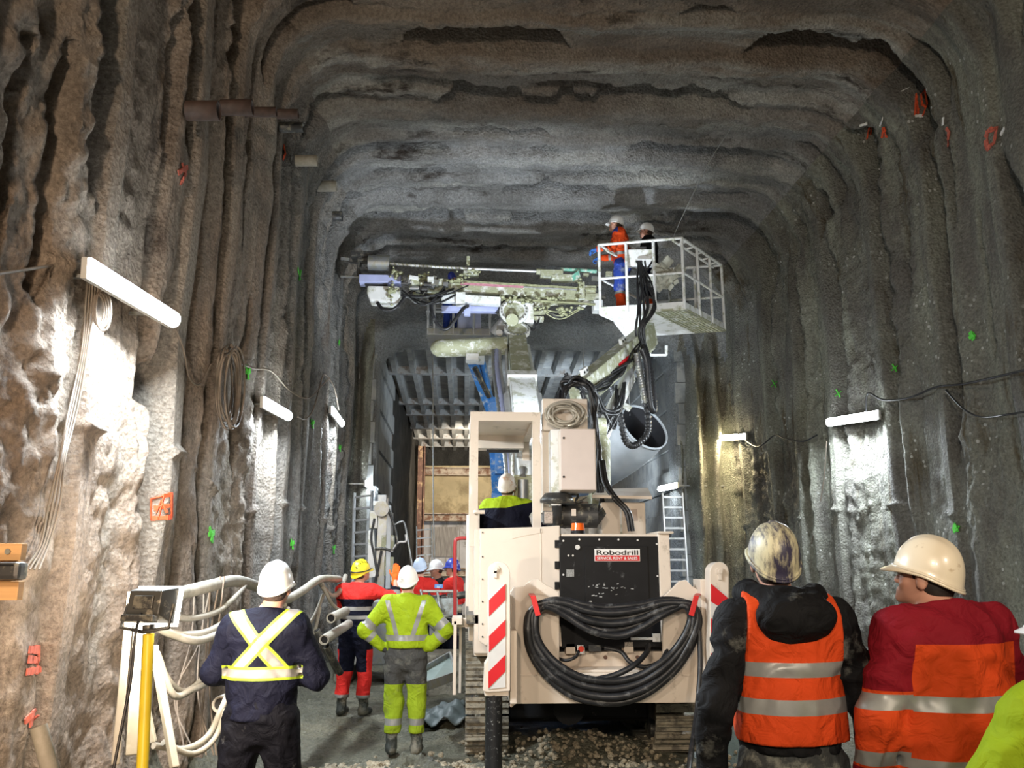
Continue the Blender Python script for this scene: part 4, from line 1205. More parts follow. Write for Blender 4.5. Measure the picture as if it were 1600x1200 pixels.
# spiral wrapped hoses to the basket
for pts, mt in (([(944, 588), (952, 600), (962, 625), (970, 655), (976, 685), (985, 696), (996, 694), (1010, 680), (1013, 660), (1008, 620), (1000, 585), (995, 560), (993, 548)], M_rubber),
                ([(1003, 545), (1010, 565), (1013, 600), (1016, 630), (1020, 641), (1022, 636), (1019, 600), (1012, 560), (1005, 540)], M_rubber)):
    W_ = [W(x, y, 11.6 + .03 * k) for k, (x, y) in enumerate(pts)]
    part(MB().tube(W_, lambda t: .045 + .008 * math.sin(t * 330), n=9, step=14), 'spiral_hose', mt)
part(MB().tube([W(995, 552, 11.7), W(999, 580, 11.7), W(1004, 605, 11.7), W(1008, 630, 11.7)], lambda t: .05 + .009 * math.sin(t * 110), n=9, step=14), 'spiral_hose', M_steel)
for i in range(9):
    x = 1003 + rr.gauss(0, 4)
    part(MB().tube([W(x, 545, 12.2), W(x - 4 + rr.gauss(0, 3), 515, 12.0), W(x + 6 + rr.gauss(0, 6), 480, 12.0), W(x + rr.gauss(0, 8), 445, 12.05), W(999 + rr.gauss(0, 6), 408, 12.4)], .016, n=6), 'hose', M_rubber, bk)

# ---- work lamps on the cab roof front, shining ahead
for px, py, Y in ((770, 640, 10.5), (812, 640, 10.5)):
    c = W(px, py, Y); c.z = W(735, 643, Yk).z + .07
    wl_ = part(MB().box(c, (.16, .09, .11)).bb(c.x - .02, c.x + .02, c.y - .06, c.y - .02, c.z - .14, c.z), 'work_lamp', M_black, bevel=.01)
    part(MB().box(c + Vector((0, .05, 0)), (.13, .01, .08)), 'lamp_lens', M_lamplens, wl_)
# ------------------------------------------------------------------ tube lamps on the walls
def tube_lamp(px0, py0, px1, py1, side, label, warm=False, power=60, drop=0.0, off=0.16):
    """weatherproof tube fitting bracketed to the wall, long side along the tunnel"""
    xw = XL if side == 'left' else XR
    s = 1 if side == 'left' else -1
    x = xw + s * off
    def hit(px, py):
        Y = 5.0
        for _ in range(60):
            Y *= x / W(px, py, Y).x if abs(W(px, py, Y).x) > 1e-6 else 1
            if not (0 < Y < 60): Y = 10
        return W(px, py, Y)
    a, b = hit(px0, py0), hit(px1, py1)
    c = (a + b) / 2
    t = thing('tube_lamp', label, 'lamp', (xw + s * .02, c.y, c.z), group='tube lamps along the tunnel walls')
    d = (b - a).normalized()
    up = Vector((0, 0, 1)); R = .055
    n = d.cross(up).normalized()
    if n.x * s < 0: n = -n
    u2 = n.cross(d).normalized()
    if u2.z < 0: u2 = -u2
    # housing: back tray, end caps, diffuser as half round
    MB().beam(a, b, .09, .035, up=n).build('housing', pbr('lamp_housing', (.5, .5, .48), .5), t, .006) if False else None
    m = MB().beam(a - n * .03, b - n * .03, .035, .12, up=u2)
    m.build('housing', pbr('lamp_housing', (.5, .5, .48), .5), t, .006)
    vs = []
    K = 10
    for p in (a + d * .01, b - d * .01):
        for k in range(K):
            th = -math.pi / 2 + math.pi * k / (K - 1)
            vs.append(p + n * (.05 * math.cos(th) - .01) + u2 * .058 * math.sin(th))
    fs = [(k, k + 1, K + k + 1, K + k) for k in range(K - 1)] + [(K - 1, 0, K, 2 * K - 1), list(range(K)), list(range(K, 2 * K))]
    m = MB(); m.add(vs, fs, False)
    m.build('diffuser', M_tubewarm if warm else M_tube, t)
    for q in (a + d * .2, b - d * .2):
        MB().beam(q - n * .04, Vector((wall_x(side, q.y, q.z) - s * .1, q.y, q.z)), .03, .02).build('bracket', M_steel, t)
    col = (1.0, .82, .5) if warm else (.84, .93, 1.0)
    L = light('tube_light', 'AREA', c + n * .08 - u2 * .02, c + n * .6 - Vector((0, 0, 1.0)), power, col, .10, (b - a).length * .9)
    # long side of the lamp along the fitting
    z = -(n * .6 - Vector((0, 0, 1.0))).normalized(); y = (d - z * d.dot(z)).normalized(); xx = y.cross(z)
    L.rotation_euler = Matrix((xx, y, z)).transposed().to_euler()
    return t, a, b


tube_lamp(140, 418, 274, 500, 'left', 'large glaring tube lamp high on the left wall, nearest the camera', power=260, off=.22)
tube_lamp(413, 628, 452, 650, 'left', 'tube lamp on the left wall, second one along from the largest', power=150)
tube_lamp(519, 640, 535, 662, 'left', 'tube lamp on the left wall, third along, small and slanting', power=110)
tube_lamp(572, 755, 584, 762, 'left', 'small tube lamp above the ladder leaning at the left of the chamber opening', power=30, off=.35)
tube_lamp(1294, 660, 1371, 648, 'right', 'bright wide tube lamp on the right wall above the orange-vested man', power=260)
tube_lamp(1129, 684, 1164, 682, 'right', 'yellowish tube lamp on the right wall between the basket and the bright white lamp', warm=True, power=90)
tube_lamp(1030, 764, 1057, 758, 'right', 'small tube lamp at the top of the right hand ladder', power=18, off=1.15)
# further fittings behind the photographer
tube_lamp(3000, 300, 3001, 300, 'right', 'x', power=0) if False else None

# ------------------------------------------------------------------ ladders
def ladder(p0, p1, w, n, mat, label, nrm=(0, 1, 0)):
    p0, p1 = Vector(p0), Vector(p1)
    t = thing('ladder', label, 'ladder', p0, group='ladders')
    d = (p1 - p0).normalized(); s = d.cross(Vector(nrm)).normalized()
    for k in (-1, 1):
        MB().beam(p0 + s * w / 2 * k, p1 + s * w / 2 * k, .03, .07, up=nrm).build('side_rail', mat, t, .004)
    for i in range(n):
        q = p0 + (p1 - p0) * (i + .6) / n
        MB().beam(q - s * w / 2, q + s * w / 2, .04, .035).build('rung', mat, t)
    return t
pl = W(578, 765, 17.0); ladder((CXL - .08, 16.6, .0), (CXL - .16, 16.9, pl.z - .05), .40, 14, M_alu, 'aluminium ladder standing at the left edge of the chamber opening below a lamp', nrm=(.5, 1, 0))
pr = W(1046, 762, 16.3); pr2 = W(1058, 930, 16.0); ladder((pr2.x + .05, 16.0, .0), (pr.x + .05, 16.3, pr.z - .1), .38, 16, M_alu, 'pale ladder lit by a lamp at the right, behind the drilling machine')
pc = W(660, 820, 24); pc2 = W(668, 900, 22.5); ladder((pc2.x, 22.0, .0), (pc.x, 25, pc.z), .42, 12, M_white, 'white ladder leaning in front of the far concrete wall')

# ------------------------------------------------------------------ ventilation duct
dt = thing('ventilation_duct', 'wide white ventilation duct with a dark open mouth behind the drilling machine', 'duct', (2.2, 14, 3.0))
C = [W(1006, 668, 13.3), W(985, 690, 13.6), W(950, 716, 14.2), W(915, 736, 15.2), W(870, 745, 16.8), W(820, 750, 19)]
def ductmesh(pts, r, name, mat):
    m = MB(); m.tube(pts, lambda t: r + .006 * math.sin(t * 160), n=32, step=10, caps=False); return m.build(name, mat, dt)
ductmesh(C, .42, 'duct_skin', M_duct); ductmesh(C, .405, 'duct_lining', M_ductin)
d0 = (C[0] - C[1]).normalized()
MB().lathe([(.405, -.01), (.43, -.01), (.43, .03), (.405, .03), (.405, -.01)], C[0], d0, n=32).build('duct_collar', M_duct, dt)
for k in (1, 3):
    MB().tube([C[k] + Vector((0, 0, .42)), Vector((C[k].x, C[k].y, 6.0))], .008, cat=False).build('hanger', M_steel, dt)

# ------------------------------------------------------------------ rusty post by the dark soil face
rp = thing('steel_post', 'rusty brown steel post standing between the dark soil face and the pale end wall', 'post', (W(659, 900, 30).x, 30, 0))
a = W(655, 697, 30); b = W(661, 697, 30)
MB().beam((a.x, 30, 0), (a.x, 30, a.z), .05, .2, up=(0, 1, 0)).beam((a.x + .2, 30, 0), (a.x + .2, 30, a.z), .05, .2, up=(0, 1, 0)).beam((a.x + .1, 30, 0), (a.x + .1, 30, a.z), .2, .03, up=(0, 1, 0)).build('post', M_rust, rp)
# thin plumb line hanging in the middle
MBl = MB().tube([W(676, 536, 16.5), W(677, 800, 16.5), W(680, 905, 16.5)], .012, n=6, cat=False)
tag(MBl.build('hanging_wire', M_steel), 'thin pale wire hanging straight down from the grey cylinder left of the boom', 'wire')

# ------------------------------------------------------------------ blue aerial lift
bl = thing('aerial_lift', 'blue aerial work platform with white railings behind the drill mast', 'aerial lift', (1.2, 17.0, 0))
Yl = 15.0
def lp(n, m, mat, par=None, bevel=.01, label=None): return m.build(n, mat, par or bl, bevel, label=label)
a = W(668, 530, Yl); b = W(766, 530, Yl)
plat = lp('platform_floor', MB().bb(a.x, b.x, Yl - .4, Yl + .6, a.z - .02, a.z + .10), M_steel)
zr = W(668, 466, Yl).z
for x in (a.x + .02, a.x + .13, (a.x + b.x) / 2 - .1, b.x - .3, b.x - .02):
    lp('post', MB().tube([(x, Yl - .38, a.z), (x, Yl - .38, zr)], .022, cat=False), M_alu, plat)
for zz in (zr, (zr + a.z) / 2 + .02):
    lp('rail', MB().tube([(a.x, Yl - .38, zz), (b.x, Yl - .38, zz), (b.x, Yl + .58, zz), (a.x, Yl + .58, zz), (a.x, Yl - .38, zz)], .02, cat=False), M_alu, plat)
lp('control_console', MB().bpx(716, 488, 752, 516, Yl - .3, .3).bpx(722, 516, 748, 522, Yl - .28, .2), pbr('pale_lilac_plastic', (.42, .45, .62), .5, var=.2), plat)
lp('tool_box', MB().bpx(722, 516, 745, 529, Yl - .1, .4), M_black, plat)
k0, k1, k2, k3 = W(744, 560, 15.3), W(766, 620, 15.8), W(772, 650, 16.2), W(780, 770, 17)
lp('fly_boom', MB().beam(W(738, 560, 15.3), k2, .16, .2), M_blue)
lp('fly_link', MB().beam(W(752, 556, 15.3), k1, .08, .1).beam(W(746, 555, 15.35), W(735, 535, 15.3), .12, .12), M_blue)
lp('jib_cylinder', MB().cyl(W(742, 575, 15.1), W(764, 620, 15.6), .05, n=12), M_darksteel)
lp('bracket', MB().bpx(731, 553, 757, 564, 15.0, .3), M_white)
lp('boom', MB().beam(k2, k3, .24, .3).bpx(774, 685, 787, 740, 16.2, .3), M_blue)
lp('boom_hinge', MB().bpx(764, 620, 776, 640, 15.8, .3).cyl(W(770, 636, 15.7), W(770, 636, 16.2), .1), M_blue)
lp('chassis', MB().bb(1.2, 3.3, 15.6, 18.4, .35, .95), M_blue)
lp('turntable', MB().bb(1.4, 3.0, 16.2, 17.8, .95, 1.9).beam((k3.x, 17, 1.6), tuple(k3), .3, .3), M_blue)
for x, y in ((1.3, 15.9), (3.2, 15.9), (1.3, 18.1), (3.2, 18.1)):
    lp('wheel', MB().cyl((x - .15, y, .4), (x + .15, y, .4), .4, n=24), M_rubber, bevel=0)

# ------------------------------------------------------------------ small grey drill rig at the left
sd = thing('small_drill_rig', 'grey mud coated drill rig with an upright mast by the left edge of the opening', 'drill rig', (-1.5, 14.6, 0))
Yd = 14.3
def dp(n, m, mat, bevel=.01, par=None): return m.build(n, mat, par or sd, bevel)
dp('mast', MB().beam(W(592, 940, Yd), W(600, 778, Yd), .16, .12), M_steel)
dp('mast_slide', MB().beam(W(606, 920, Yd - .1), W(608, 790, Yd - .1), .07, .08), pbr('pale_grey_paint', (.5, .54, .58), .45, var=.15))
dp('rotary_head', MB().bpx(590, 773, 604, 790, Yd - .15, .3).bpx(577, 798, 590, 826, Yd - .1, .2).bpx(600, 800, 612, 850, Yd - .05, .3).cyl(W(596, 795, Yd - .3), W(596, 795, Yd), .12), M_steel)
dp('slide_plate', MB().bpx(596, 836, 615, 858, Yd - .1, .2).bpx(600, 870, 614, 900, Yd - .1, .2), M_dirtywhite)
dp('lamp_head', MB().bpx(583, 783, 592, 790, Yd - .2, .1), M_white)
dp('white_guard', MB().ppx([(575, 830), (584, 826), (588, 900), (574, 905)], Yd - .1, .03), M_white)
for pts, r, mt in (([(604, 790), (612, 810), (618, 830), (620, 850), (612, 860), (600, 857), (586, 857)], .022, M_darksteel),
               ([(616, 820), (625, 816), (632, 818), (638, 850), (645, 890), (648, 910)], .016, M_steel),
               ([(612, 862), (622, 848), (634, 846), (634, 835)], .02, M_alu),
               ([(585, 810), (580, 840), (585, 870), (590, 900)], .018, M_rubber),
               ([(596, 860), (592, 880), (586, 910)], .018, M_rubber)):
    dp('hose', MB().tube([W(x, y, Yd - .15) for x, y in pts], r), mt, 0)
dp('strut', MB().beam(W(602, 880, Yd), W(620, 925, Yd), .05, .05).beam(W(600, 900, Yd), W(570, 935, Yd), .05, .05), M_alu)
dp('base_frame', MB().bb(-1.9, -.75, 13.6, 15.2, .30, .62).bb(-1.8, -.9, 14.0, 15.0, .62, 1.0).bb(-1.4, -1.0, 13.7, 14.2, .62, 1.25), M_steel, .03)
for x in (-1.8, -.9): dp('crawler', MB().bb(x - .12, x + .12, 13.4, 15.4, -.02, .40), M_mudsteel, .12)

# ------------------------------------------------------------------ low equipment in the middle distance
eq = thing('pump_unit', 'low grey pump unit with pipes in the middle distance left of the machine', 'pump', (-.45, 12.6, 0))
rr = random.Random(31)
Yq = 12.4
m = MB().bpx(655, 935, 715, 962, Yq, 1.0); m.build('tank', pbr('pale_grey_green', (.36, .40, .40), .5, var=.2, dirt=(.2, .2, .17), dirt_amt=.5), eq, .02)
m = MB().bpx(660, 922, 716, 926, Yq, .1); m.build('manifold', M_steel, eq, .01)
for k in range(26):
    p = W(rr.uniform(610, 716), rr.uniform(925, 985), Yq + rr.uniform(-.1, .7))
    m = MB()
    if k % 2: m.box(p, (rr.uniform(.06, .22), rr.uniform(.1, .3), rr.uniform(.06, .2)))
    else: m.cyl(p - Vector((rr.uniform(.06, .2), 0, 0)), p + Vector((rr.uniform(.06, .2), 0, rr.uniform(-.06, .06))), rr.uniform(.025, .06), n=12)
    m.build('fitting', rr.choice([M_steel, M_darksteel, M_darksteel, M_mudsteel]), eq, .006)
for k in range(9):
    a = W(rr.uniform(605, 700), 925 + rr.uniform(-5, 15), Yq); b = W(rr.uniform(640, 716), rr.uniform(950, 1000), Yq)
    MB().tube([a, (a + b) / 2 + Vector((0, -.1, -.1)), b], .018, n=6).build('hose', rr.choice([M_rubber, M_steel]), eq)
MB().bb(-.75, -.05, 12.5, 13.4, .0, .55).build('skid', M_mudsteel, eq, .03)
MB().bpx(679, 913, 692, 919, Yq - .02, .03).build('valve_handle', M_blue, eq, .003)

# sheets / trays lying by the left track
sh = thing('metal_tray', 'greenish grey metal tray lying in the mud beside the left track', 'tray', (W(690, 1070, 9.3).x, 9.6, 0))
P = [W(655, 1058, 9.6), W(703, 1030, 10.2), W(712, 1062, 9.4), W(668, 1078, 9.0)]
P = [Vector((p.x, p.y, max(p.z, .06))) for p in P]
m = MB(); m.add(P + [p + Vector((0, 0, .03)) for p in P], [(0, 1, 2, 3), (7, 6, 5, 4), (0, 1, 5, 4), (1, 2, 6, 5), (2, 3, 7, 6), (3, 0, 4, 7)])
m.build('tray', pbr('dull_green_sheet', (.25, .31, .29), .35, .2), sh, .005)
m = MB()
for i in range(4): m.beam(P[i] + Vector((0, 0, .04)), P[(i + 1) % 4] + Vector((0, 0, .04)), .02, .09)
m.build('rim', M_steel, sh, .004)
ts = MB(); nn = 14
vs = []
a0 = W(672, 1040, 10.0); 
for i in range(nn):
    for j in range(nn):
        u, v = i / (nn - 1), j / (nn - 1)
        x = -.5 + u * .55; y = 9.9 + v * .9
        z = .10 + .13 * math.exp(-((u - .75) ** 2 * 6 + (v - .6) ** 2 * 5)) + .05 * math.sin(u * 14 + v * 5) * math.cos(v * 11)
        vs.append((x, y, z))
ts.add(vs, [(i * nn + j, (i + 1) * nn + j, (i + 1) * nn + j + 1, i * nn + j + 1) for i in range(nn - 1) for j in range(nn - 1)], True)
o = ts.build('tarpaulin', pbr('grey_tarp', (.07, .09, .09), .5, var=.4, scale=5)); sd_ = o.modifiers.new('thick', 'SOLIDIFY'); sd_.thickness = .01
tag(o, 'crumpled grey green tarpaulin on the ground behind the metal tray', 'tarpaulin')

# ------------------------------------------------------------------ things on the left wall
# steel pipe stubs sticking out high on the wall
for i, (x0, x1, y, r, hole, mt, lb) in enumerate([
    (292, 342, 173, .075, -1, pbr('brown_stub_steel', (.075, .045, .035), .6, var=.4, scale=14), 'rusty pipe stub with a dark open end, nearest of the high left wall stubs'),
    (346, 395, 168, .07, 1, pbr('brown_stub_steel', (.075, .045, .035), .6, var=.4, scale=14), 'brown pipe stub next to the nearest stub, high on the left wall'),
    (380, 432, 175, .05, 1, pbr('brown_stub_steel', (.075, .045, .035), .6, var=.4, scale=14), 'thin brown pipe stub in the middle of the high cluster'),
    (425, 466, 178, .055, 1, pbr('brown_stub_steel', (.075, .045, .035), .6, var=.4, scale=14), 'dark pipe stub at the end of the high cluster of stubs'),
    (437, 474, 199, .06, 0, M_darksteel, 'dark steel tube just under the cluster of pipe stubs'),
    (462, 496, 251, .07, 1, M_pipe, 'pale pipe stub below the cluster near the ceiling corner'),
    (494, 526, 291, .08, 1, M_pipe, 'pale pipe stub lowest on the wall at the ceiling corner'),
    (520, 535, 338, .08, 1, M_darksteel, 'dark square tube stub close above the drill mast')]):
    Ya = [7.4, 8.2, 8.8, 9.6, 9.9, 11.6, 13.2, 15.0][i]
    for _ in range(30): Ya *= (XL + .36) / W(x1, y, Ya).x
    a = W(x0, y, Ya); b = W(x1, y, Ya)
    t = thing('pipe_stub', lb, 'pipe', a, group='pipe stubs on the left wall')
    m = MB(); dd = (b - a).normalized(); L = (b - a).length
    m.lathe([(r, 0), (r, L), (r * .8, L), (r * .8, 0), (r, 0)], a, dd, n=18).build('pipe', mt, t)
    m = MB(); m.cyl(a + dd * L * .5, a + dd * (L - .03), r * .79, n=16); m.build('plug', M_black, t)
# wooden boards with a black box
wd = thing('wooden_board', 'raw pine boards fixed to the left wall at the left edge', 'board', (W(15, 890, 3.95).x, 3.95, W(15, 935, 3.95).z))
MB().bpx(-40, 849, 33, 876, 3.95, .05).build('board', M_wood, wd, .003)
MB().bpx(-40, 908, 28, 938, 3.95, .05).build('board', M_wood, wd, .003)
MB().bpx(-40, 876, 26, 910, 3.99, .03).build('backing_board', M_wood, wd, .003)
p = W(13, 862, 3.95); MB().cyl(p + Vector((0, -.01, 0)), p, .012, n=10).build('screw', M_steel, wd)
bx = thing('transformer_box', 'dark box on the pine boards at the left edge', 'box', W(10, 906, 3.85))
MB().bpx(-20, 878, 29, 907, 3.85, .09).build('casing', M_darksteel, bx, .02)
MB().bpx(-10, 882, 20, 884, 3.845, .01).build('seam', M_black, bx)


def cable(pts, r, name, label, cat='cable', mat=None, group=None, n=6):
    P = [W(*p) if not isinstance(p, Vector) else p for p in pts]
    o = MB().tube(P, r, n=n).build(name, mat or M_cable)
    return tag(o, label, cat, group)
from mathutils.bvhtree import BVHTree
_dg = bpy.context.evaluated_depsgraph_get()
BVH = {'left': BVHTree.FromObject(wall_left, _dg), 'right': BVHTree.FromObject(wall_right, _dg)}


def wallpt(px, py, side, off=.03, flat=True):
    """point on the sprayed wall that the photograph shows at a pixel, off metres in front of it; pockets are bridged when flat"""
    o = Vector((0, 0, CAMZ)); d = (W(px, py, 5.0) - o).normalized()
    hit, nrm, idx, dist = BVH[side].ray_cast(o, d)
    xw = XL if side == 'left' else XR; s = 1 if side == 'left' else -1
    lim = xw - s * .02
    if hit is None or (flat and (hit.x - lim) * s < 0):
        hit = o + d * (lim / d.x)
    p = hit.copy(); p.x += s * off
    return p
def wcable(pts, side, r, name, label, cat='cable', mat=None, off=.04, group=None):
    P = [wallpt(x, y, side, off) for x, y in pts]
    return tag(MB().tube(P, r, n=6).build(name, mat or M_cable), label, cat, group)
rr = random.Random(77)
for i in range(4):
    dx = [-3, 0, 3, 6][i]
    wcable([(128 + dx, 405), (125 + dx * 1.5, 470), (118 + dx, 540), (107 + dx * 1.3, 600), (93 + dx * 1.4, 660), (80 + dx, 720), (66 + dx * 2, 790), (52 + dx * 1.5, 850), (30 + dx * 2.5, 890)], 'left', .006, 'cable', 'long cables running down the left wall from the nearest tube lamp to the dark box', group='cables down the left wall', off=.05)
wcable([(-40, 430), (0, 425), (60, 416), (128, 404)], 'left', .009, 'cable', 'single cable running level into the frame to the nearest tube lamp')
for i in range(4):
    a = rr.uniform(0, 6)
    wcable([(137 + (9 + i) * math.cos(a + t * .8), 484 + (24 + 3 * i) * math.sin(a + t * .8)) for t in range(9)], 'left', .006, 'cable_loop', 'small loops of cable hanging beside the nearest tube lamp', 'cable', off=.06 + .01 * i, group='cable loops by the nearest lamp')
# big hanging coil
coil = thing('cable_coil', 'long hanging coil of pale cable on the left wall', 'cable coil', wallpt(335, 600, 'left', .06))
for i in range(9):
    ph = rr.uniform(-.2, .2); w_ = rr.uniform(9, 17); cx = 338 + rr.uniform(-4, 4); hh = rr.uniform(50, 68)
    P = [wallpt(cx + w_ * math.sin(t * math.pi / 6 + ph), 606 - rr.uniform(0, 3) - hh * math.cos(t * math.pi / 6), 'left', .07 + .012 * i) for t in range(13)]
    MB().tube(P, .010, n=6).build('cable_turn', M_cable, coil)
wcable([(262, 505), (278, 545), (288, 590), (305, 600), (322, 570)], 'left', .008, 'cable', 'cable from the nearest tube lamp looping to the hanging coil')
wcable([(350, 565), (380, 575), (410, 580), (440, 610), (470, 622), (495, 600), (505, 590)], 'left', .010, 'cable', 'cable swagged above the second tube lamp on the left wall', off=.1)
wcable([(452, 652), (465, 655), (478, 640), (490, 600), (497, 585), (512, 605), (520, 640)], 'left', .010, 'cable', 'cable between the second and third tube lamps on the left wall', off=.1)
# cables on the right wall
wcable([(1660, 570), (1600, 585), (1530, 600), (1485, 605), (1440, 622), (1400, 625), (1375, 615), (1372, 645)], 'right', .012, 'cable', 'dark cable drooping across the right wall to the bright lamp', mat=M_rubber, off=.16)
wcable([(1650, 640), (1600, 648), (1560, 652), (1530, 640), (1500, 610)], 'right', .010, 'cable', 'dark cable low at the right edge of the right wall', mat=M_rubber, off=.16)
wcable([(1293, 680), (1270, 690), (1240, 685), (1225, 680), (1200, 698), (1180, 690), (1166, 678)], 'right', .012, 'cable', 'dark cable between the yellowish and the bright lamp on the right wall', mat=M_rubber, off=.16)
wcable([(1128, 684), (1112, 702), (1090, 712), (1070, 735), (1058, 752)], 'right', .012, 'cable', 'dark cable from the yellowish lamp to the small lamp at the ladder', mat=M_rubber, off=.16)
wcable([(1296, 690), (1290, 760), (1272, 850)], 'right', .008, 'cable', 'thin cable hanging down from the bright lamp on the right wall')
cable([(1198, 125, 10.2), (1150, 190, 10.8), (1110, 250, 11.4), (1070, 330, 12.0), (1052, 370, 12.4)], .006, 'wire', 'thin wire from the ceiling to the man basket', 'wire', M_steel)

# ------------------------------------------------------------------ slurry pipes and hoses along the left wall
H = [([(262, 930, 5.2), (290, 925, 5.6), (330, 915, 6.0), (370, 908, 6.6), (410, 920, 7.4), (440, 938, 8.2), (470, 925, 9.0), (500, 905, 10.0), (530, 905, 11)], .042, 'thickest grey pipe swagged along the left wall behind the navy man', 'pipe'),
     ([(265, 962, 5.2), (300, 966, 5.6), (340, 955, 6.0), (370, 930, 6.4), (385, 912, 6.8)], .020, 'thin hose just under the thickest pipe at the floodlight', 'hose'),
     ([(250, 985, 5.1), (290, 992, 5.4), (330, 985, 5.8), (365, 960, 6.3)], .022, 'hose sagging below the floodlight head', 'hose'),
     ([(240, 978, 5.0), (270, 992, 5.2), (310, 1001, 5.5), (350, 985, 6.0), (380, 960, 6.5)], .024, 'pale hose crossing behind the navy man at shoulder height', 'hose'),
     ([(240, 1010, 5.0), (262, 1060, 5.1), (290, 1080, 5.4), (325, 1050, 5.8), (350, 1010, 6.2)], .016, 'thin loop of hose hanging right of the yellow pole', 'hose'),
     ([(245, 1020, 5.0), (270, 1085, 5.1), (300, 1078, 5.4), (335, 1060, 5.8), (360, 1030, 6.2)], .020, 'second thin hose loop hanging right of the yellow pole', 'hose'),
     ([(240, 1165, 4.9), (290, 1170, 5.1), (325, 1150, 5.3), (345, 1110, 5.5), (356, 1085, 5.6)], .018, 'pale hose curling up from the ground to the open pipe end', 'hose'),
     ([(255, 1160, 4.9), (300, 1178, 5.1), (335, 1155, 5.3), (352, 1110, 5.5)], .016, 'lower of two pale hoses beside the navy man legs', 'hose'),
     ([(445, 945, 8.2), (455, 975, 8.6), (470, 985, 9.0), (490, 965, 9.6), (505, 930, 10.2)], .020, 'hose loop between the navy man and the climber', 'hose'),
     ([(450, 950, 8.2), (470, 1000, 8.6), (490, 990, 9.2), (500, 950, 9.8)], .018, 'deeper hose loop between the navy man and the climber', 'hose'),
     ([(500, 910, 10), (515, 930, 10.4), (530, 925, 10.8), (540, 900, 11.2)], .030, 'pale pipe rising behind the yellow helmet', 'pipe'),
     ([(505, 918, 10), (520, 945, 10.3), (540, 960, 10.7)], .02, 'thin hose dropping behind the red and navy jacket', 'hose')]
for pts, r, lb, nm in H:
    cable(pts, r, 'slurry_' + nm, lb, nm, M_pipe, n=10)
def rod(a, b, r, lb, mat=M_pipe, nm='steel_pipe', hollow=True):
    a, b = W(*a), W(*b)
    t = thing(nm, lb, 'pipe', a)
    MB().lathe([(r, 0), (r, (b - a).length), (r * .75, (b - a).length), (r * .75, 0), (r, 0)], a, (b - a), n=14).build('pipe_wall', mat, t)
    MB().cyl(a + (b - a) * .03, b, r * .74, n=12).build('pipe_core', M_black, t)
    return t
rod((506, 1000, 9.0), (545, 975, 10.2), .05, 'grey pipe resting level against the left wall near the climber')
rod((517, 966, 9.3), (540, 955, 9.8), .05, 'short pipe with a dark open end above the level grey pipe')
rod((344, 1101, 5.6), (372, 1085, 6.4), .05, 'open pipe end beside the navy man left leg')
rod((495, 985, 9.2), (528, 1050, 9.4), .035, 'thin dark prop leaning low on the left wall', M_darksteel)
rod((510, 1010, 9.2), (532, 1052, 9.4), .035, 'second dark prop low on the left wall', M_darksteel)
# thin lines bundle behind the floodlight
for i in range(6):
    x = rr.uniform(300, 352); 
    cable([(x, 905 + rr.uniform(-5, 10), 6.1), (x - rr.uniform(5, 20), 1000, 6.0), (x - rr.uniform(10, 50), 1090, 5.9), (x - rr.uniform(-10, 30), 1180, 5.8)], .006, 'thin_line', 'thin muddy line hanging among the pipes behind the floodlight', 'cable', M_cable, 'thin muddy lines behind the floodlight')

# ------------------------------------------------------------------ poles and floodlight on a stand
def leaner(a, b, w, h, mat, lb, nm='pole'):
    o = MB().beam(W(*a), W(*b), w, h).build(nm, mat, None, .005)
    return tag(o, lb, 'pole')
leaner((180, 1195, 4.35), (205, 925, 4.5), .036, .036, M_pipe, 'slim white square pole leaning left of the yellow pole')
leaner((206, 1180, 4.45), (219, 960, 4.6), .06, .04, M_pipe, 'broad white pole just left of the yellow pole', 'plank')
t = leaner((273, 1200, 4.6), (240, 1010, 4.8), .036, .036, M_pipe, 'grey white pipe leaning right of the yellow pole')
leaner((240, 1160, 4.7), (228, 1100, 4.7), .03, .03, M_pipe, 'short thin stake at the foot of the yellow pole')
fl = thing('floodlight_stand', 'square floodlight seen from behind on a yellow stand at the left', 'floodlight', (W(228, 1000, 4.3).x, 4.3, 0))
Yfl = 4.3
MB().cyl(W(222, 1210, Yfl), W(232, 990, Yfl), .026, n=14).build('pole', M_yellow, fl)
MB().cyl(W(232, 995, Yfl), W(233, 978, Yfl), .012, n=10).cyl(W(233, 984, Yfl), W(233, 976, Yfl), .03, n=12).build('pole_head', M_darksteel, fl)
for a in (0, 2.1, 4.2):
    p = W(222, 1208, Yfl); q = Vector((p.x + .4 * math.cos(a), Yfl + .4 * math.sin(a), 0.0)); MB().beam(Vector((p.x, Yfl, .55)), q, .025, .02).build('leg', M_yellow, fl)
mm = MB()
# tapered lamp body: back smaller than front
c = W(236, 944, Yfl)
fw, fh, bw, bh = .105, .085, .082, .055
R = Euler((math.radians(-10), 0, math.radians(-12))).to_matrix()
def L_(x, y, z): return c + R @ Vector((x, y, z))
vs = [L_(-bw, -.06, -bh), L_(bw, -.06, -bh), L_(bw, -.06, bh), L_(-bw, -.06, bh), L_(-fw, .05, -fh), L_(fw, .05, -fh), L_(fw, .05, fh), L_(-fw, .05, fh)]
mm.add(vs, [(0, 1, 2, 3), (7, 6, 5, 4), (0, 4, 5, 1), (1, 5, 6, 2), (2, 6, 7, 3), (3, 7, 4, 0)])
lh = mm.build('lamp_head', pbr('flood_casing', (.05, .05, .045), .45, dirt=(.4, .36, .28), dirt_amt=.25, dirt_scale=8), fl, .006)
mm = MB(); mm.box(L_(0, .065, 0), (.225, .02, .185), R); mm.build('lit_panel', M_floodface, lh)
mm = MB(); mm.box(L_(0, -.066, .0), (.10, .012, .06), R).box(L_(0, -.075, -.075), (.16, .05, .03), R); mm.build('driver_box', M_darksteel, lh, .004)
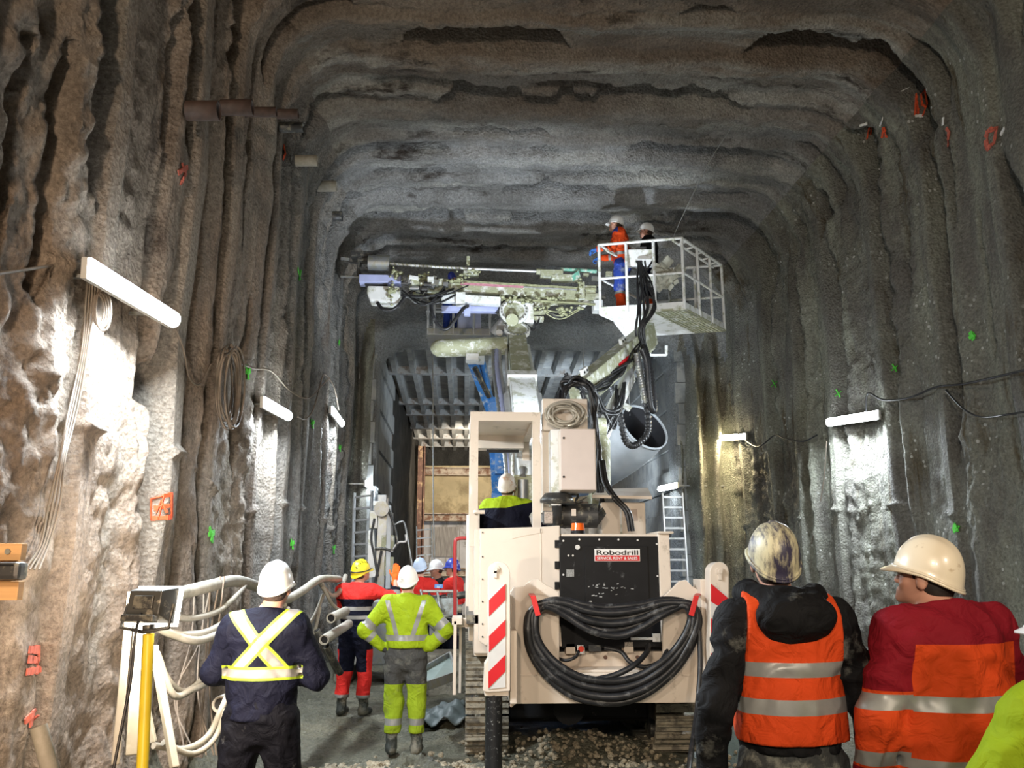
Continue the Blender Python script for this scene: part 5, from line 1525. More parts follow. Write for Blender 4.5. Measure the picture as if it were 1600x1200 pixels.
mm = MB(); mm.tube([L_(-.115, 0, 0), L_(-.12, -.02, -.11), L_(0, -.03, -.13), L_(.12, -.02, -.11), L_(.115, 0, 0)], .009, cat=False); mm.build('yoke', M_darksteel, fl)
MB().tube([L_(0, -.07, -.05), L_(.01, -.1, -.15), L_(.015, -.08, -.35), L_(.0, -.06, -.6), L_(-.01, -.05, -.8)], .007).build('power_cord', M_rubber, fl)
light('flood_or_fill_beam', 'AREA', L_(0, .10, 0), L_(-.35, 1.0, -.05), 60, (1.0, .88, .72), .2, .17)
# props and rubble by the left wall foot
rod((60, 1135, 4.0), (88, 1240, 4.0), .035, 'short pale prop leaning at the foot of the left wall', M_pipe)
rocks = MB(); rr = random.Random(9)
def rock(m, c, r):
    nn = 7; vs = []
    for i in range(5):
        for j in range(nn):
            th = math.pi * (i + .5) / 5; ph = 2 * math.pi * j / nn + i * .3; q = r * rr.uniform(.7, 1.2)
            vs.append(Vector(c) + Vector((q * math.sin(th) * math.cos(ph), q * math.sin(th) * math.sin(ph), q * math.cos(th) * .75)))
    m.add(vs, [(i * nn + j, i * nn + (j + 1) % nn, (i + 1) * nn + (j + 1) % nn, (i + 1) * nn + j) for i in range(4) for j in range(nn)], False)
    m.add(vs[:nn], [list(range(nn))]); m.add(vs[-nn:], [list(range(nn))])
for k in range(3000):
    x = rr.gauss(-.45, .75); y = rr.uniform(6.4, 8.0) if k % 3 else rr.gauss(7.5, .3)
    if x < -2 or x > .9: continue
    h = .20 * math.exp(-((x + .4) / 1.0) ** 2 - ((y - 7.5) / .45) ** 2) * .8
    rock(rocks, (x, y, h + rr.uniform(-.02, .03)), rr.uniform(.008, .03) * (1 if k % 12 else 1.7))
for k in range(450):
    x = rr.gauss(1.1, .6); y = rr.gauss(8.5, .4); h = .14 * math.exp(-((x - 1.0) / .7) ** 2 - ((y - 9.0) / .6) ** 2)
    rock(rocks, (x, y, h + rr.uniform(-.01, .04)), rr.uniform(.008, .032))
o = rocks.build('spoil_rubble', pbr('pale_rubble', (.30, .255, .18), .8, var=.35, scale=8, bump=.4)); tag(o, 'pale lumpy rubble heaped on the floor in front of the machine', 'rubble', kind='stuff')

# ------------------------------------------------------------------ sprayed paint marks
def paint(px, py, side, strokes, r, mat, name='paint_mark'):
    """strokes in pixels round (px, py), draped on the wall"""
    m = MB(); rr = random.Random(int(px + py))
    for st in strokes:
        n = max(2, int(sum(math.hypot(st[i + 1][0] - st[i][0], st[i + 1][1] - st[i][1]) for i in range(len(st) - 1)) / 3))
        pts = []
        for i in range(len(st) - 1):
            for k in range(max(2, n // (len(st) - 1))):
                t = k / max(2, n // (len(st) - 1)); pts.append((st[i][0] + (st[i + 1][0] - st[i][0]) * t, st[i][1] + (st[i + 1][1] - st[i][1]) * t))
        pts.append(st[-1])
        P = [wallpt(px + x, py + y, side, .012, False) for x, y in pts]
        for i in range(len(P) - 1):
            if (P[i + 1] - P[i]).length > 1e-4 and (P[i + 1] - P[i]).length < .35: m.beam(P[i], P[i + 1] + (P[i + 1] - P[i]) * .3, r * 2 * rr.uniform(.7, 1.2), .008, up=(1, 0, 0))
    if m.v:
        o = m.build(name, mat, wall_left if side == 'left' else wall_right)
M_or = pbr('orange_spray', (.75, .10, .03), .7, var=.3, scale=30)
M_pk = pbr('faded_red_spray', (.50, .12, .08), .8, var=.4, scale=30)
M_gr = pbr('green_spray', (.10, .62, .06), .7, var=.3, scale=30)
paint(1438, 162, 'right', [[(-8, 18), (-6, -14), (-3, 16)], [(4, 20), (11, 2), (8, -20), (2, -14), (3, 2), (9, 6)], [(-8, 18), (-2, 10)]], .030, M_or)
paint(1358, 210, 'right', [[(-3, 8), (0, -8), (4, -12), (3, 0)]], .03, M_or)
paint(1382, 208, 'right', [[(-3, 8), (0, -8), (4, 6)]], .03, M_or)
paint(1482, 210, 'right', [[(-2, -10), (2, -4), (0, 18)]], .02, M_pk)
paint(1548, 215, 'right', [[(-6, 0), (-3, -10), (10, -16), (6, 8), (-4, 18), (-6, 4)]], .03, M_pk)
paint(1152, 375, 'right', [[(0, -6), (-2, 6)]], .03, M_or)
for x, y in ((1520, 525), (1398, 575), (1310, 615), (1130, 690), (1495, 825), (1210, 600)):
    paint(x, y, 'right', [[(-3, -6), (3, 5)], [(-4, 4), (4, -3)]], .03, M_gr)
paint(250, 790, 'left', [[(-16, 20), (-16, -10), (16, -18), (16, 18), (-16, 20)], [(-8, 12), (0, -8), (8, 10)], [(-12, 4), (12, 0)], [(-4, 18), (4, -14)]], .016, M_or)
paint(50, 1040, 'left', [[(-8, -25), (8, -25), (8, -8), (-8, -10)], [(-12, 10), (10, 6)]], .02, M_pk)
paint(45, 1118, 'left', [[(-10, 10), (8, -8)], [(-2, 12), (12, 0)]], .02, M_pk)
paint(282, 270, 'left', [[(0, -15), (6, 0), (-2, 18)], [(-6, 0), (8, -8)]], .016, M_pk)
paint(442, 240, 'left', [[(0, -12), (3, 0), (-2, 12)]], .03, M_or)
for x, y, s in ((385, 582, 1.2), (328, 835, 1.3), (466, 428, 1), (455, 850, .9), (520, 858, .8), (487, 662, .8), (528, 535, .5), (560, 855, .6), (530, 700, .5)):
    paint(x, y, 'left', [[(-2 * s, -9 * s), (2 * s, 8 * s)], [(-3 * s, 0), (3 * s, -2 * s)], [(0, 9 * s), (3 * s, -5 * s)]], .022, M_gr)

# small white tags by the right hand paint marks
for x, y, a in ((1350, 195, .3), (1378, 192, 1.2), (1437, 181, 0), (1475, 190, 1.5), (1568, 206, 1.1), (1230, 263, 1.0), (1193, 308, 0), (1415, 140, .4)):
    dx, dy = 6 * math.cos(a), -6 * math.sin(a)
    paint(x, y, 'right', [[(-dx, -dy), (dx, dy)]], .018, M_white, 'paper_tag')
# ------------------------------------------------------------------ people: distance-field bodies turned into one surface each
def surface_nets(F, org, h):
    S = F < 0
    c = S[:-1, :-1, :-1].astype(np.int8)
    tot = np.zeros_like(c)
    for dx in (0, 1):
        for dy in (0, 1):
            for dz in (0, 1):
                tot += S[dx:S.shape[0] - 1 + dx, dy:S.shape[1] - 1 + dy, dz:S.shape[2] - 1 + dz]
    act = (tot > 0) & (tot < 8)
    idx = np.argwhere(act)
    vid = -np.ones(act.shape, int); vid[act] = np.arange(len(idx))
    acc = np.zeros((len(idx), 3)); cnt = np.zeros(len(idx))
    cor = [(a, b, c) for a in (0, 1) for b in (0, 1) for c in (0, 1)]
    val = {k: F[idx[:, 0] + k[0], idx[:, 1] + k[1], idx[:, 2] + k[2]] for k in cor}
    for a in cor:
        for ax in range(3):
            if a[ax]: continue
            b = list(a); b[ax] = 1; b = tuple(b)
            va, vb = val[a], val[b]; m = (va < 0) != (vb < 0)
            t = np.where(m, va / np.where(m, va - vb, 1), 0)
            for k in range(3):
                acc[:, k] += np.where(m, a[k] + (t if k == ax else 0), 0)
            cnt += m
    V = (idx + acc / cnt[:, None]) * h + org
    Q = []
    for ax in range(3):
        u, v = (ax + 1) % 3, (ax + 2) % 3
        sl0 = [slice(None)] * 3; sl1 = [slice(None)] * 3
        sl0[ax] = slice(0, -1); sl1[ax] = slice(1, None)
        A, B = S[tuple(sl0)], S[tuple(sl1)]
        e = np.argwhere(A != B)
        e = e[(e[:, u] > 0) & (e[:, v] > 0) & (e[:, u] < F.shape[u] - 1) & (e[:, v] < F.shape[v] - 1)]
        flip = A[e[:, 0], e[:, 1], e[:, 2]]
        def g(du, dv):
            q = e.copy(); q[:, u] -= du; q[:, v] -= dv
            return vid[q[:, 0], q[:, 1], q[:, 2]]
        q = np.stack([g(1, 1), g(0, 1), g(0, 0), g(1, 0)], 1)
        q[~flip] = q[~flip][:, ::-1]
        Q.append(q)
    Q = np.concatenate(Q); Q = Q[(Q >= 0).all(1)]
    return V, Q


class SDF:
    def __init__(s, lo, hi, h):
        s.h = h; s.org = np.array(lo, float)
        n = np.ceil((np.array(hi) - s.org) / h).astype(int) + 1
        s.F = np.full(n, 1.0, np.float32)
        s.ax = [s.org[i] + np.arange(n[i]) * h for i in range(3)]

    def win(s, lo, hi, m=.09):
        sl = []
        for i in range(3):
            a = int(max(0, np.floor((lo[i] - m - s.org[i]) / s.h))); b = int(min(s.F.shape[i], np.ceil((hi[i] + m - s.org[i]) / s.h) + 1))
            if b <= a: return None
            sl.append(slice(a, b))
        return tuple(sl)

    def grid(s, sl):
        return np.meshgrid(*[s.ax[i][sl[i]] for i in range(3)], indexing='ij', sparse=True)

    def put(s, sl, d, k, sub=False):
        f = s.F[sl]
        if sub: s.F[sl] = np.maximum(f, -d); return
        hh = np.maximum(k - np.abs(f - d), 0) / k
        s.F[sl] = np.minimum(f, d) - hh * hh * k * .25

    def cap(s, a, b, ra, rb=None, k=.03, sy=1.0, sub=False):
        a, b = np.array(a, float), np.array(b, float); rb = ra if rb is None else rb
        R = max(ra, rb)
        sl = s.win(np.minimum(a, b) - R, np.maximum(a, b) + R)
        if sl is None: return s
        X, Y, Z = s.grid(sl)
        d = b - a; d2 = d.copy(); 
        # sy flattens the section front to back
        PX, PY, PZ = X - a[0], (Y - a[1]) / sy, Z - a[2]
        dd = np.array([d[0], d[1] / sy, d[2]]); L = max(dd.dot(dd), 1e-9)
        t = np.clip((PX * dd[0] + PY * dd[1] + PZ * dd[2]) / L, 0, 1)
        D = np.sqrt((PX - t * dd[0]) ** 2 + (PY - t * dd[1]) ** 2 + (PZ - t * dd[2]) ** 2) - (ra + (rb - ra) * t)
        s.put(sl, (D * min(1, (1 + sy) / 2)).astype(np.float32), k, sub)
        return s

    def ell(s, c, r, k=.02, rot=None, sub=False):
        c = np.array(c, float); r = np.array(r, float); M = np.array(rot if rot is not None else Matrix.Identity(3))
        R = r.max(); sl = s.win(c - R, c + R)
        if sl is None: return s
        X, Y, Z = s.grid(sl); X = X - c[0]; Y = Y - c[1]; Z = Z - c[2]
        q = [X * M[0][i] + Y * M[1][i] + Z * M[2][i] for i in range(3)]
        n = np.sqrt(sum((q[i] / r[i]) ** 2 for i in range(3)))
        g = np.sqrt(sum((q[i] / r[i] ** 2) ** 2 for i in range(3)))
        D = n * (n - 1) / np.maximum(g, 1e-6)
        s.put(sl, D.astype(np.float32), k, sub)
        return s

    def cut(s, p, n):
        """remove everything on the side n points to"""
        X, Y, Z = np.meshgrid(*s.ax, indexing='ij', sparse=True)
        d = (X - p[0]) * n[0] + (Y - p[1]) * n[1] + (Z - p[2]) * n[2]
        s.F = np.maximum(s.F, d.astype(np.float32)); return s

    def folds(s, amp, scale=9.0, seed=0.0, zs=1.0):
        X, Y, Z = np.meshgrid(*s.ax, indexing='ij')
        m = np.abs(s.F) < .05
        x, y, z = X[m], Y[m], Z[m]
        w = .6 * (vnoise(x * 4 + seed, y * 4, z * 4) - .5)
        n = fbm(x * scale + seed + w * 3, y * scale, z * scale * zs + w * 5, oct=3) - .5
        ridge = np.abs(vnoise(x * scale * .8 + seed + 20 + w * 4, y * scale * .8, z * scale * 1.3 * zs + w * 6) - .5)
        r2 = np.abs(vnoise(x * scale * 1.9 + seed + w * 6, y * scale * 1.9 + 7, z * scale * 2.4 * zs + w * 9) - .5)
        s.F[m] += (amp * 3.2 * n + amp * 4.6 * (ridge - .22) + amp * 1.8 * (r2 - .2)).astype(np.float32)
        return s

    def mesh(s, name):
        V, Q = surface_nets(s.F, s.org, s.h)
        me = bpy.data.meshes.new(name); me.from_pydata(V.tolist(), [], Q.tolist())
        return me


def finish(me, name, mats, parent, planes=(), assign=None, sm=1):
    """cut the surface along planes, give each face its material"""
    bm = bmesh.new(); bm.from_mesh(me)
    for _ in range(sm): bmesh.ops.smooth_vert(bm, verts=bm.verts, factor=.5, use_axis_x=True, use_axis_y=True, use_axis_z=True)
    for p, n in planes:
        bmesh.ops.bisect_plane(bm, geom=bm.verts[:] + bm.edges[:] + bm.faces[:], dist=1e-5, plane_co=p, plane_no=n)
    for f in bm.faces: f.smooth = True
    if assign:
        for f in bm.faces: f.material_index = assign(f.calc_center_median())
    bm.to_mesh(me); bm.free()
    return link_mesh(name, me, mats, parent, local=True)


def seg_t(c, a, b):
    a, b = Vector(a), Vector(b); d = b - a
    t = (c - a).dot(d) / d.dot(d)
    q = a + d * min(1, max(0, t))
    return t, (c - q).length


BASE = dict(pel=(0, 0, .95), wai=(0, 0, 1.10), che=(0, 0, 1.32), nek=(0, -.01, 1.47), hed=(0, .02, 1.64),
            shL=(-.18, -.01, 1.42), elL=(-.26, -.03, 1.14), wrL=(-.26, .08, .90), shR=(.18, -.01, 1.42), elR=(.26, -.03, 1.14), wrR=(.26, .08, .90),
            hiL=(-.10, 0, .90), knL=(-.115, .02, .49), anL=(-.125, -.01, .09), hiR=(.10, 0, .90), knR=(.115, .02, .49), anR=(.125, -.01, .09), tL=0.1, tR=-0.1)


def cloth(name, col, var=.12, dirt=None, amt=.2, rough=.75, bump=.25):
    return pbr(name, col, rough, var=var, scale=5, bump=.75, bscale=11, bdist=.028, bdet=3.5, dirt=dirt, dirt_amt=amt, dirt_scale=4, spec=.12)

HV_Y = cloth('hi_vis_yellow', (.29, .40, .014), dirt=(.30, .42, .05), amt=.05)
HV_O = cloth('hi_vis_orange', (.58, .06, .012))
HV_R = cloth('hi_vis_red', (.62, .03, .025))
C_NAVY = cloth('navy_cloth', (.005, .0055, .014), var=.3)
C_BLACK = cloth('black_cloth', (.008, .008, .009), var=.4, dirt=(.10, .10, .09), amt=.12)
C_BLUE = cloth('blue_cloth', (.03, .06, .30), dirt=(.2, .22, .3), amt=.3)
C_GREY = cloth('charcoal_cloth', (.06, .06, .058), dirt=(.14, .14, .12), amt=.3)
C_CRIM = cloth('crimson_cloth', (.20, .008, .016))
TAPE = pbr('reflective_tape', (.27, .27, .26), .42, .2, var=.15, scale=14)
TAPE_W = pbr('bright_reflective_tape', (.24, .225, .205), .5, .1, var=.12, scale=14)
TAPE_Y = pbr('lime_tape_edge', (.32, .44, .02), .6, var=.08)
SKIN = pbr('skin', (.52, .27, .19), .5, var=.1, scale=12, spec=.4)
HAIR = pbr('brown_hair', (.05, .03, .02), .7, var=.4, scale=60, bump=.5, bscale=150)
BOOT = cloth('rubber_boot', (.05, .055, .05), var=.3, dirt=(.22, .21, .17), amt=.5, rough=.45)
GLOVE_O = cloth('orange_glove', (.90, .12, .02)); GLOVE_B = cloth('blue_glove', (.05, .15, .45)); GLOVE_Y = cloth('lime_glove', (.55, .70, .03)); GLOVE_D = cloth('dark_glove', (.05, .05, .05))
HEL_W = pbr('white_helmet', (.80, .80, .78), .3, var=.05, coat=.5, dirt=(.5, .48, .42), dirt_amt=.1, dirt_scale=10)
HEL_C = pbr('cream_helmet', (.76, .66, .50), .28, var=.06, coat=.6, dirt=(.45, .33, .20), dirt_amt=.12, dirt_scale=7)
HEL_DIRTY = pbr('mud_painted_helmet', (.60, .55, .36), .45, var=.2, dirt=(.035, .03, .06), dirt_amt=.55, dirt_scale=4, stretch=(3, 1, .7))
HEL_Y = pbr('yellow_helmet', (.85, .68, .02), .35, var=.05, coat=.4)
HEL_B = pbr('pale_blue_helmet', (.55, .66, .85), .35, var=.05)
HEL_DB = pbr('blue_helmet', (.03, .05, .35), .35)
HEL_G = pbr('scuffed_grey_helmet', (.62, .58, .52), .4, var=.2, dirt=(.4, .22, .13), dirt_amt=.3, dirt_scale=14)


def fingers(S, wr, d, n, side, r=.0095, curl=.5, k=.006, sc=1.0):
    """palm, four fingers of unequal length and a thumb leaving the side of the palm"""
    wr, d, n = Vector(wr), Vector(d).normalized(), Vector(n).normalized()
    lat = d.cross(n).normalized() * side
    for i, (off, L) in enumerate(((-.030, .088), (-.010, .098), (.011, .092), (.030, .074))):
        b0 = wr + lat * off * .55 * sc + d * .02 * sc; b1 = wr + lat * off * sc + d * .088 * sc
        S.cap(b0, b1, .017 * sc, .013 * sc, k=.012)
        p = b1; ang = 0
        for f, seg in enumerate((.46, .31, .23)):
            ang += curl * (.75 + .12 * i) * (1 if f else .7)
            q = p + (d * math.cos(ang) + n * math.sin(ang)) * L * seg * sc
            S.cap(p, q, (r - .0006 * f) * sc, (r - .0006 * (f + 1)) * sc, k=k); p = q
    t0 = wr + lat * -.028 * sc + d * .03 * sc; t1 = t0 + (lat * -.035 + d * .03 + n * .012) * sc
    t2 = t1 + (lat * -.012 + d * .032 + n * .014) * sc
    S.cap(t0, t1, .015 * sc, .012 * sc, k=.01).cap(t1, t2, .012 * sc, .0095 * sc, k=k)


def lathe_helmet(name, M, c, mat, parent, band=True, style='hard', s=1.0):
    """shell with peak at +y, ridge along the crown, rim and inner lining"""
    nA, prof = 48, []
    V = []; F = []
    K = 14
    for i in range(nA):
        a = 2 * math.pi * i / nA
        fx, fy = math.sin(a), math.cos(a)            # a = 0 is the front
        front = max(0, fy) ** 3
        rx, ry, H = .099, .128, .140
        brim = .006 + .040 * front + .004 * max(0, -fy) ** 2
        drop = .0 - .030 * max(0, -fy) ** 1.3
        col = []
        for k in range(K):
            t = k / (K - 1) * math.pi / 2            # crown -> rim
            rr_ = math.sin(t) ** .92; z = H * math.cos(t) ** .95
            x, y = rx * rr_ * fx, ry * rr_ * fy
            w = math.exp(-(x / .016) ** 2) * math.cos(t * .6) * .006
            w2 = (math.exp(-((abs(x) - .045) / .010) ** 2)) * .003
            col.append((x, y, z + (w + w2) * (1 if k < K - 2 else 0) + drop * (k / (K - 1)) ** 4))
        rxb, ryb = rx + brim, ry + brim
        col.append((rxb * fx, (ryb) * fy, drop - .010 - .020 * front))
        col.append((rxb * fx, (ryb) * fy, drop - .017 - .022 * front))
        col.append(((rx - .006) * fx, (ry - .006) * fy, drop - .006))
        for k in range(5):
            t = (1 - k / 5) * math.pi / 2 * .98
            col.append(((rx - .01) * math.sin(t) * fx, (ry - .01) * math.sin(t) * fy, (H - .01) * math.cos(t)))
        V += col
    n = len(V) // nA
    for i in range(nA):
        for k in range(n - 1):
            F.append((i * n + k, ((i + 1) % nA) * n + k, ((i + 1) % nA) * n + k + 1, i * n + k + 1))
    m = MB(); m.add([Vector(c) + M @ (Vector(v) * s) for v in V], F, True)
    o = m.build(name, mat, parent, local=True)
    T = lambda v: Vector(c) + M @ (Vector(v) * s)
    if style == 'hard':
        m = MB(); m.tube([T((.101 * math.sin(a), .130 * math.cos(a), -.003 - .030 * max(0, -math.cos(a)) ** 1.3)) for a in [2 * math.pi * k / 24 for k in range(25)]], .006 * s, n=6, cat=False)
        m.build('rim_band', mat, o, local=True)
    if style == 'climb':
        m = MB()
        for k in range(6):
            for sx in (-1, 1):
                y = -.09 + k * .032
                m.box(T((sx * .052, y, .122 - .6 * abs(y) ** 1.6 * 3.4)), (.034 * s, .008 * s, .010 * s), (M @ Euler((0, sx * .6, 0)).to_matrix()))
        m.build('vent_slots', M_ink, o, local=True)
        m = MB(); m.tube([T((.104 * math.sin(a), .133 * math.cos(a), .014 - .02 * math.cos(a))) for a in [2 * math.pi * k / 24 for k in range(25)]], .007 * s, n=6, cat=False)
        m.build('black_band', M_rubber, o, local=True)
    return o


def person(lb, loc, rz, H=1.78, J=None, head=(0, 0, 0), jk=None, tr=None, boots=BOOT, helmet=HEL_W, hstyle='hard', hair=HAIR, fat=1.0, hj=.014,
           hood=False, collar=None, vest=None, gloves=None, hands=True, jplanes=(), jassign=None, tplanes=(), tassign=None, hem=.84, group=None, hb=.010, loose=1.0, seated=False, skin=SKIN,
           yoke=False, lower=True):
    s = H / 1.78
    j = dict(BASE); j.update(J or {})
    P = {k: (Vector(v) * s if isinstance(v, (tuple, list, Vector)) else v) for k, v in j.items()}
    t = thing('person', lb, 'person', loc, rz, group)
    HM = Euler((head[0], head[1], head[2]), 'YXZ').to_matrix()
    HM = Euler((0, 0, head[2])).to_matrix() @ Euler((head[0], 0, 0)).to_matrix() @ Euler((0, head[1], 0)).to_matrix()
    hc = P['hed']
    T = lambda x, y, z: hc + HM @ (Vector((x, y, z)) * s)
    pts = [P[k] for k in P if isinstance(P[k], Vector)]
    lo = np.array([min(p[i] for p in pts) for i in range(3)]) - .26
    hi = np.array([max(p[i] for p in pts) for i in range(3)]) + .26
    lo[2] = max(lo[2], -.05)
    # ---- the body itself: head with a face, neck, torso, limbs, hands: one surface
    S = SDF(lo, hi, hb)
    S.ell(T(0, -.005, .03), (.076 * s, .095 * s, .092 * s), rot=HM).ell(T(0, .035, -.045), (.054 * s, .058 * s, .062 * s), k=.03, rot=HM)
    S.cap(T(0, .085, -.085), T(0, .075, -.075), .018 * s, k=.03)                        # chin
    S.cap(T(0, .092, .012), T(0, .106, -.022), .008 * s, .011 * s, k=.014)               # nose
    for e in (-1, 1):
        S.ell(T(e * .079, -.005, -.005), (.012 * s, .022 * s, .032 * s), k=.008, rot=HM)  # ear
        S.cap(T(e * .012, .088, .030), T(e * .048, .076, .030), .009 * s, k=.014)         # brow
        S.ell(T(e * .031, .096, .010), (.014 * s, .012 * s, .010 * s), rot=HM, sub=True)  # eye socket
        S.cap(T(e * .05, .06, -.02), T(e * .04, .07, -.03), .014 * s, k=.02)              # cheek
    S.cap(T(-.02, .093, -.053), T(.02, .093, -.053), .006 * s, k=.006).cap(T(-.017, .092, -.064), T(.017, .092, -.064), .007 * s, k=.006)
    S.cap(P['nek'] + Vector((0, -.01, -.03)), T(0, -.02, -.05), .060 * s, .056 * s, k=.03)
    S.cap(P['che'] + Vector((0, 0, .04)), P['wai'], .15 * s * fat, .13 * s * fat, k=.05, sy=.7).cap(P['wai'], P['pel'], .13 * s * fat, .14 * s * fat, k=.05, sy=.75)
    for q in 'LR':
        S.cap(P['nek'] - Vector((0, 0, .03 * s)), P['sh' + q], .055 * s, .06 * s, k=.05)
        S.cap(P['sh' + q], P['el' + q], .052 * s, .040 * s, k=.03).cap(P['el' + q], P['wr' + q], .040 * s, .027 * s, k=.02)
        if lower: S.cap(P['hi' + q], P['kn' + q], .082 * s * fat, .055 * s, k=.04).cap(P['kn' + q], P['an' + q], .054 * s, .036 * s, k=.02).cap(P['an' + q] + Vector((0, -.03, -.03)), P['an' + q] + Vector((0, .12, -.05)), .035 * s, .026 * s, k=.02)
        if hands:
            dr = j.get('hd' + q) or (P['wr' + q] - P['el' + q]).normalized(); nr = j.get('hn' + q) or (-1 if q == 'R' else 1, 0.3, 0)
            fingers(S, P['wr' + q], dr, nr, 1 if q == 'L' else -1, curl=j.get('cu' + q, .45), sc=s)
    body = finish(S.mesh('body'), 'body', skin, t, sm=1)
    for e in (-1, 1):
        m = MB(); m.lathe([(0, .0105), (.006, .009), (.0098, .004), (.0105, 0), (.0098, -.004), (0, -.0105)], T(e * .031, .088, .010), HM @ Vector((0, 1, 0)), n=12)
        m.build('eye', pbr('eye', (.5, .48, .45), .2, var=.4, scale=80), body, local=True)
    if gloves:
        for q in 'LR':
            dr = j.get('hd' + q) or (P['wr' + q] - P['el' + q]).normalized(); nr = j.get('hn' + q) or (-1 if q == 'R' else 1, 0.3, 0)
            w = P['wr' + q]
            G = SDF(np.array(w) - .24, np.array(w) + .24, .006)
            fingers(G, w, dr, nr, 1 if q == 'L' else -1, r=.0125, curl=j.get('cu' + q, .45), sc=s * 1.04)
            G.cap(w - Vector(dr).normalized() * .05, w + Vector(dr).normalized() * .02, .04 * s, .034 * s, k=.02)
            finish(G.mesh('glove'), 'glove', gloves, body, sm=1)
    # ---- hair
    if hair is not None:
        S = SDF(np.array(hc) - .16, np.array(hc) + .16, max(.007, hb * .8))
        S.ell(T(0, -.012, .030), (.079 * s, .097 * s, .092 * s), rot=HM)
        S.ell(T(0, -.04, -.02), (.070 * s, .062 * s, .06 * s), rot=HM, k=.02)
        S.cut(T(0, .045, 0), HM @ Vector((0, 1, -.3)))
        S.cut(T(0, 0, -.055), HM @ Vector((0, .15, -1)))
        finish(S.mesh('hair'), 'hair', hair, body, sm=1)
    # ---- jacket
    if jk:
        S = SDF(lo, hi, hj); f = fat * loose
        S.cap(P['che'] + Vector((0, 0, .02)), P['wai'], .185 * s * f, .172 * s * f, k=.06, sy=.70).cap(P['wai'], P['pel'] - Vector((0, 0, .02)), .172 * s * f, .180 * s * f, k=.06, sy=.74)
        S.cap(P['shL'] - Vector((0, 0, .03)), P['shR'] - Vector((0, 0, .03)), .085 * s, k=.07)
        for q in 'LR':
            S.cap(P['nek'] - Vector((0, 0, .06 * s)), P['sh' + q] - Vector((0, 0, .01)), .070 * s, .076 * s, k=.06)
            S.cap(P['sh' + q], P['el' + q], .079 * s * loose, .062 * s * loose, k=.035)
            e_, w_ = P['el' + q], P['wr' + q]
            S.cap(e_, e_ + (w_ - e_) * .93, .062 * s * loose, .047 * s * loose, k=.03)
        S.cap(P['nek'] - Vector((0, 0, .05 * s)), P['nek'] + Vector((0, 0, .035 * s)), .080 * s, .076 * s, k=.03)
        S.folds(.010 * s, 8.0, seed=loc[0] * 3.1)
        S.cut(P['nek'] + Vector((0, 0, .045 * s)), (0, .35, 1))
        # open neck
        S.cap(P['nek'] - Vector((0, 0, .03)), P['nek'] + Vector((0, .02, .14)), .060 * s, .062 * s, sub=True)
        if not seated: 
            X, Y, Z = np.meshgrid(*S.ax, indexing='ij', sparse=True)
            # hem: cut only the trunk, not the sleeves
            D = np.maximum(hem * s - Z, 0)
            arm = np.full(S.F.shape, 9.0, np.float32)
            for q in 'LR':
                for a_, b_ in ((P['sh' + q], P['el' + q]), (P['el' + q], P['wr' + q])):
                    d = b_ - a_; L = d.dot(d)
                    tt = np.clip(((X - a_[0]) * d[0] + (Y - a_[1]) * d[1] + (Z - a_[2]) * d[2]) / L, 0, 1)
                    arm = np.minimum(arm, np.sqrt((X - a_[0] - tt * d[0]) ** 2 + (Y - a_[1] - tt * d[1]) ** 2 + (Z - a_[2] - tt * d[2]) ** 2))
            S.F = np.where(arm > .078 * s, np.maximum(S.F, (hem * s - Z).astype(np.float32) + 0 * S.F), S.F)
        jo = finish(S.mesh('jacket'), 'jacket', jk, body, planes=[(Vector(p) * s, n) for p, n in jplanes], assign=(lambda c: jassign(c / s, j)) if jassign else None)
    if vest:
        S = SDF(lo, hi, hj); f = fat * loose
        S.cap(P['che'] + Vector((0, 0, .02)), P['wai'], .207 * s * f, .195 * s * f, k=.06, sy=.75).cap(P['wai'], P['pel'] + Vector((0, 0, .0)), .195 * s * f, .205 * s * f, k=.06, sy=.78)
        S.cap(P['shL'] + Vector((.02, 0, -.012)), P['shR'] + Vector((-.02, 0, -.012)), .110 * s, k=.07).cap(P['nek'] - Vector((0, 0, .07)), P['nek'] - Vector((0, 0, .03)), .10 * s, k=.06)
        S.folds(.008 * s, 6.0, seed=3.3, zs=.35)
        S.cut(Vector((0, 0, vest['hem'] * s)), (0, 0, -1))
        for e in (-1, 1): S.cut(Vector((e * .186 * s, 0, 1.35 * s)), Vector((e, 0, .06)))
        S.cap(P['nek'] + Vector((0, 0, .04)), P['nek'] + Vector((0, 0, .2)), .085 * s, .12 * s, sub=True)
        finish(S.mesh('vest'), 'safety_vest', vest['mats'], body, planes=[(Vector(p) * s, n) for p, n in vest['planes']], assign=lambda c: vest['assign'](c / s))
    if hood:
        S = SDF(np.array(P['nek']) - .26, np.array(P['nek']) + .26, .010)
        n = P['nek']
        S.ell(n + Vector((0, -.135, -.02)), (.155 * s, .085 * s, .10 * s), k=.05, rot=Euler((.5, 0, 0)).to_matrix())
        for k in range(10):
            a = math.pi * (.0 + k / 9); b = math.pi * ((k + 1) / 9)
            g = lambda a: n + Vector((.125 * math.cos(a), -.13 * math.sin(a) + .04, .03 - .02 * math.sin(a))) * s + Vector((0, -.01, .03))
            S.cap(g(a), g(b), .046 * s, k=.03)
        S.folds(.010, 9.0, seed=1.7)
        S.cap(n + Vector((0, .03, -.02)), n + Vector((0, .0, .18)), .068 * s, .075 * s, sub=True)
        finish(S.mesh('hood'), 'hood', hood, body)
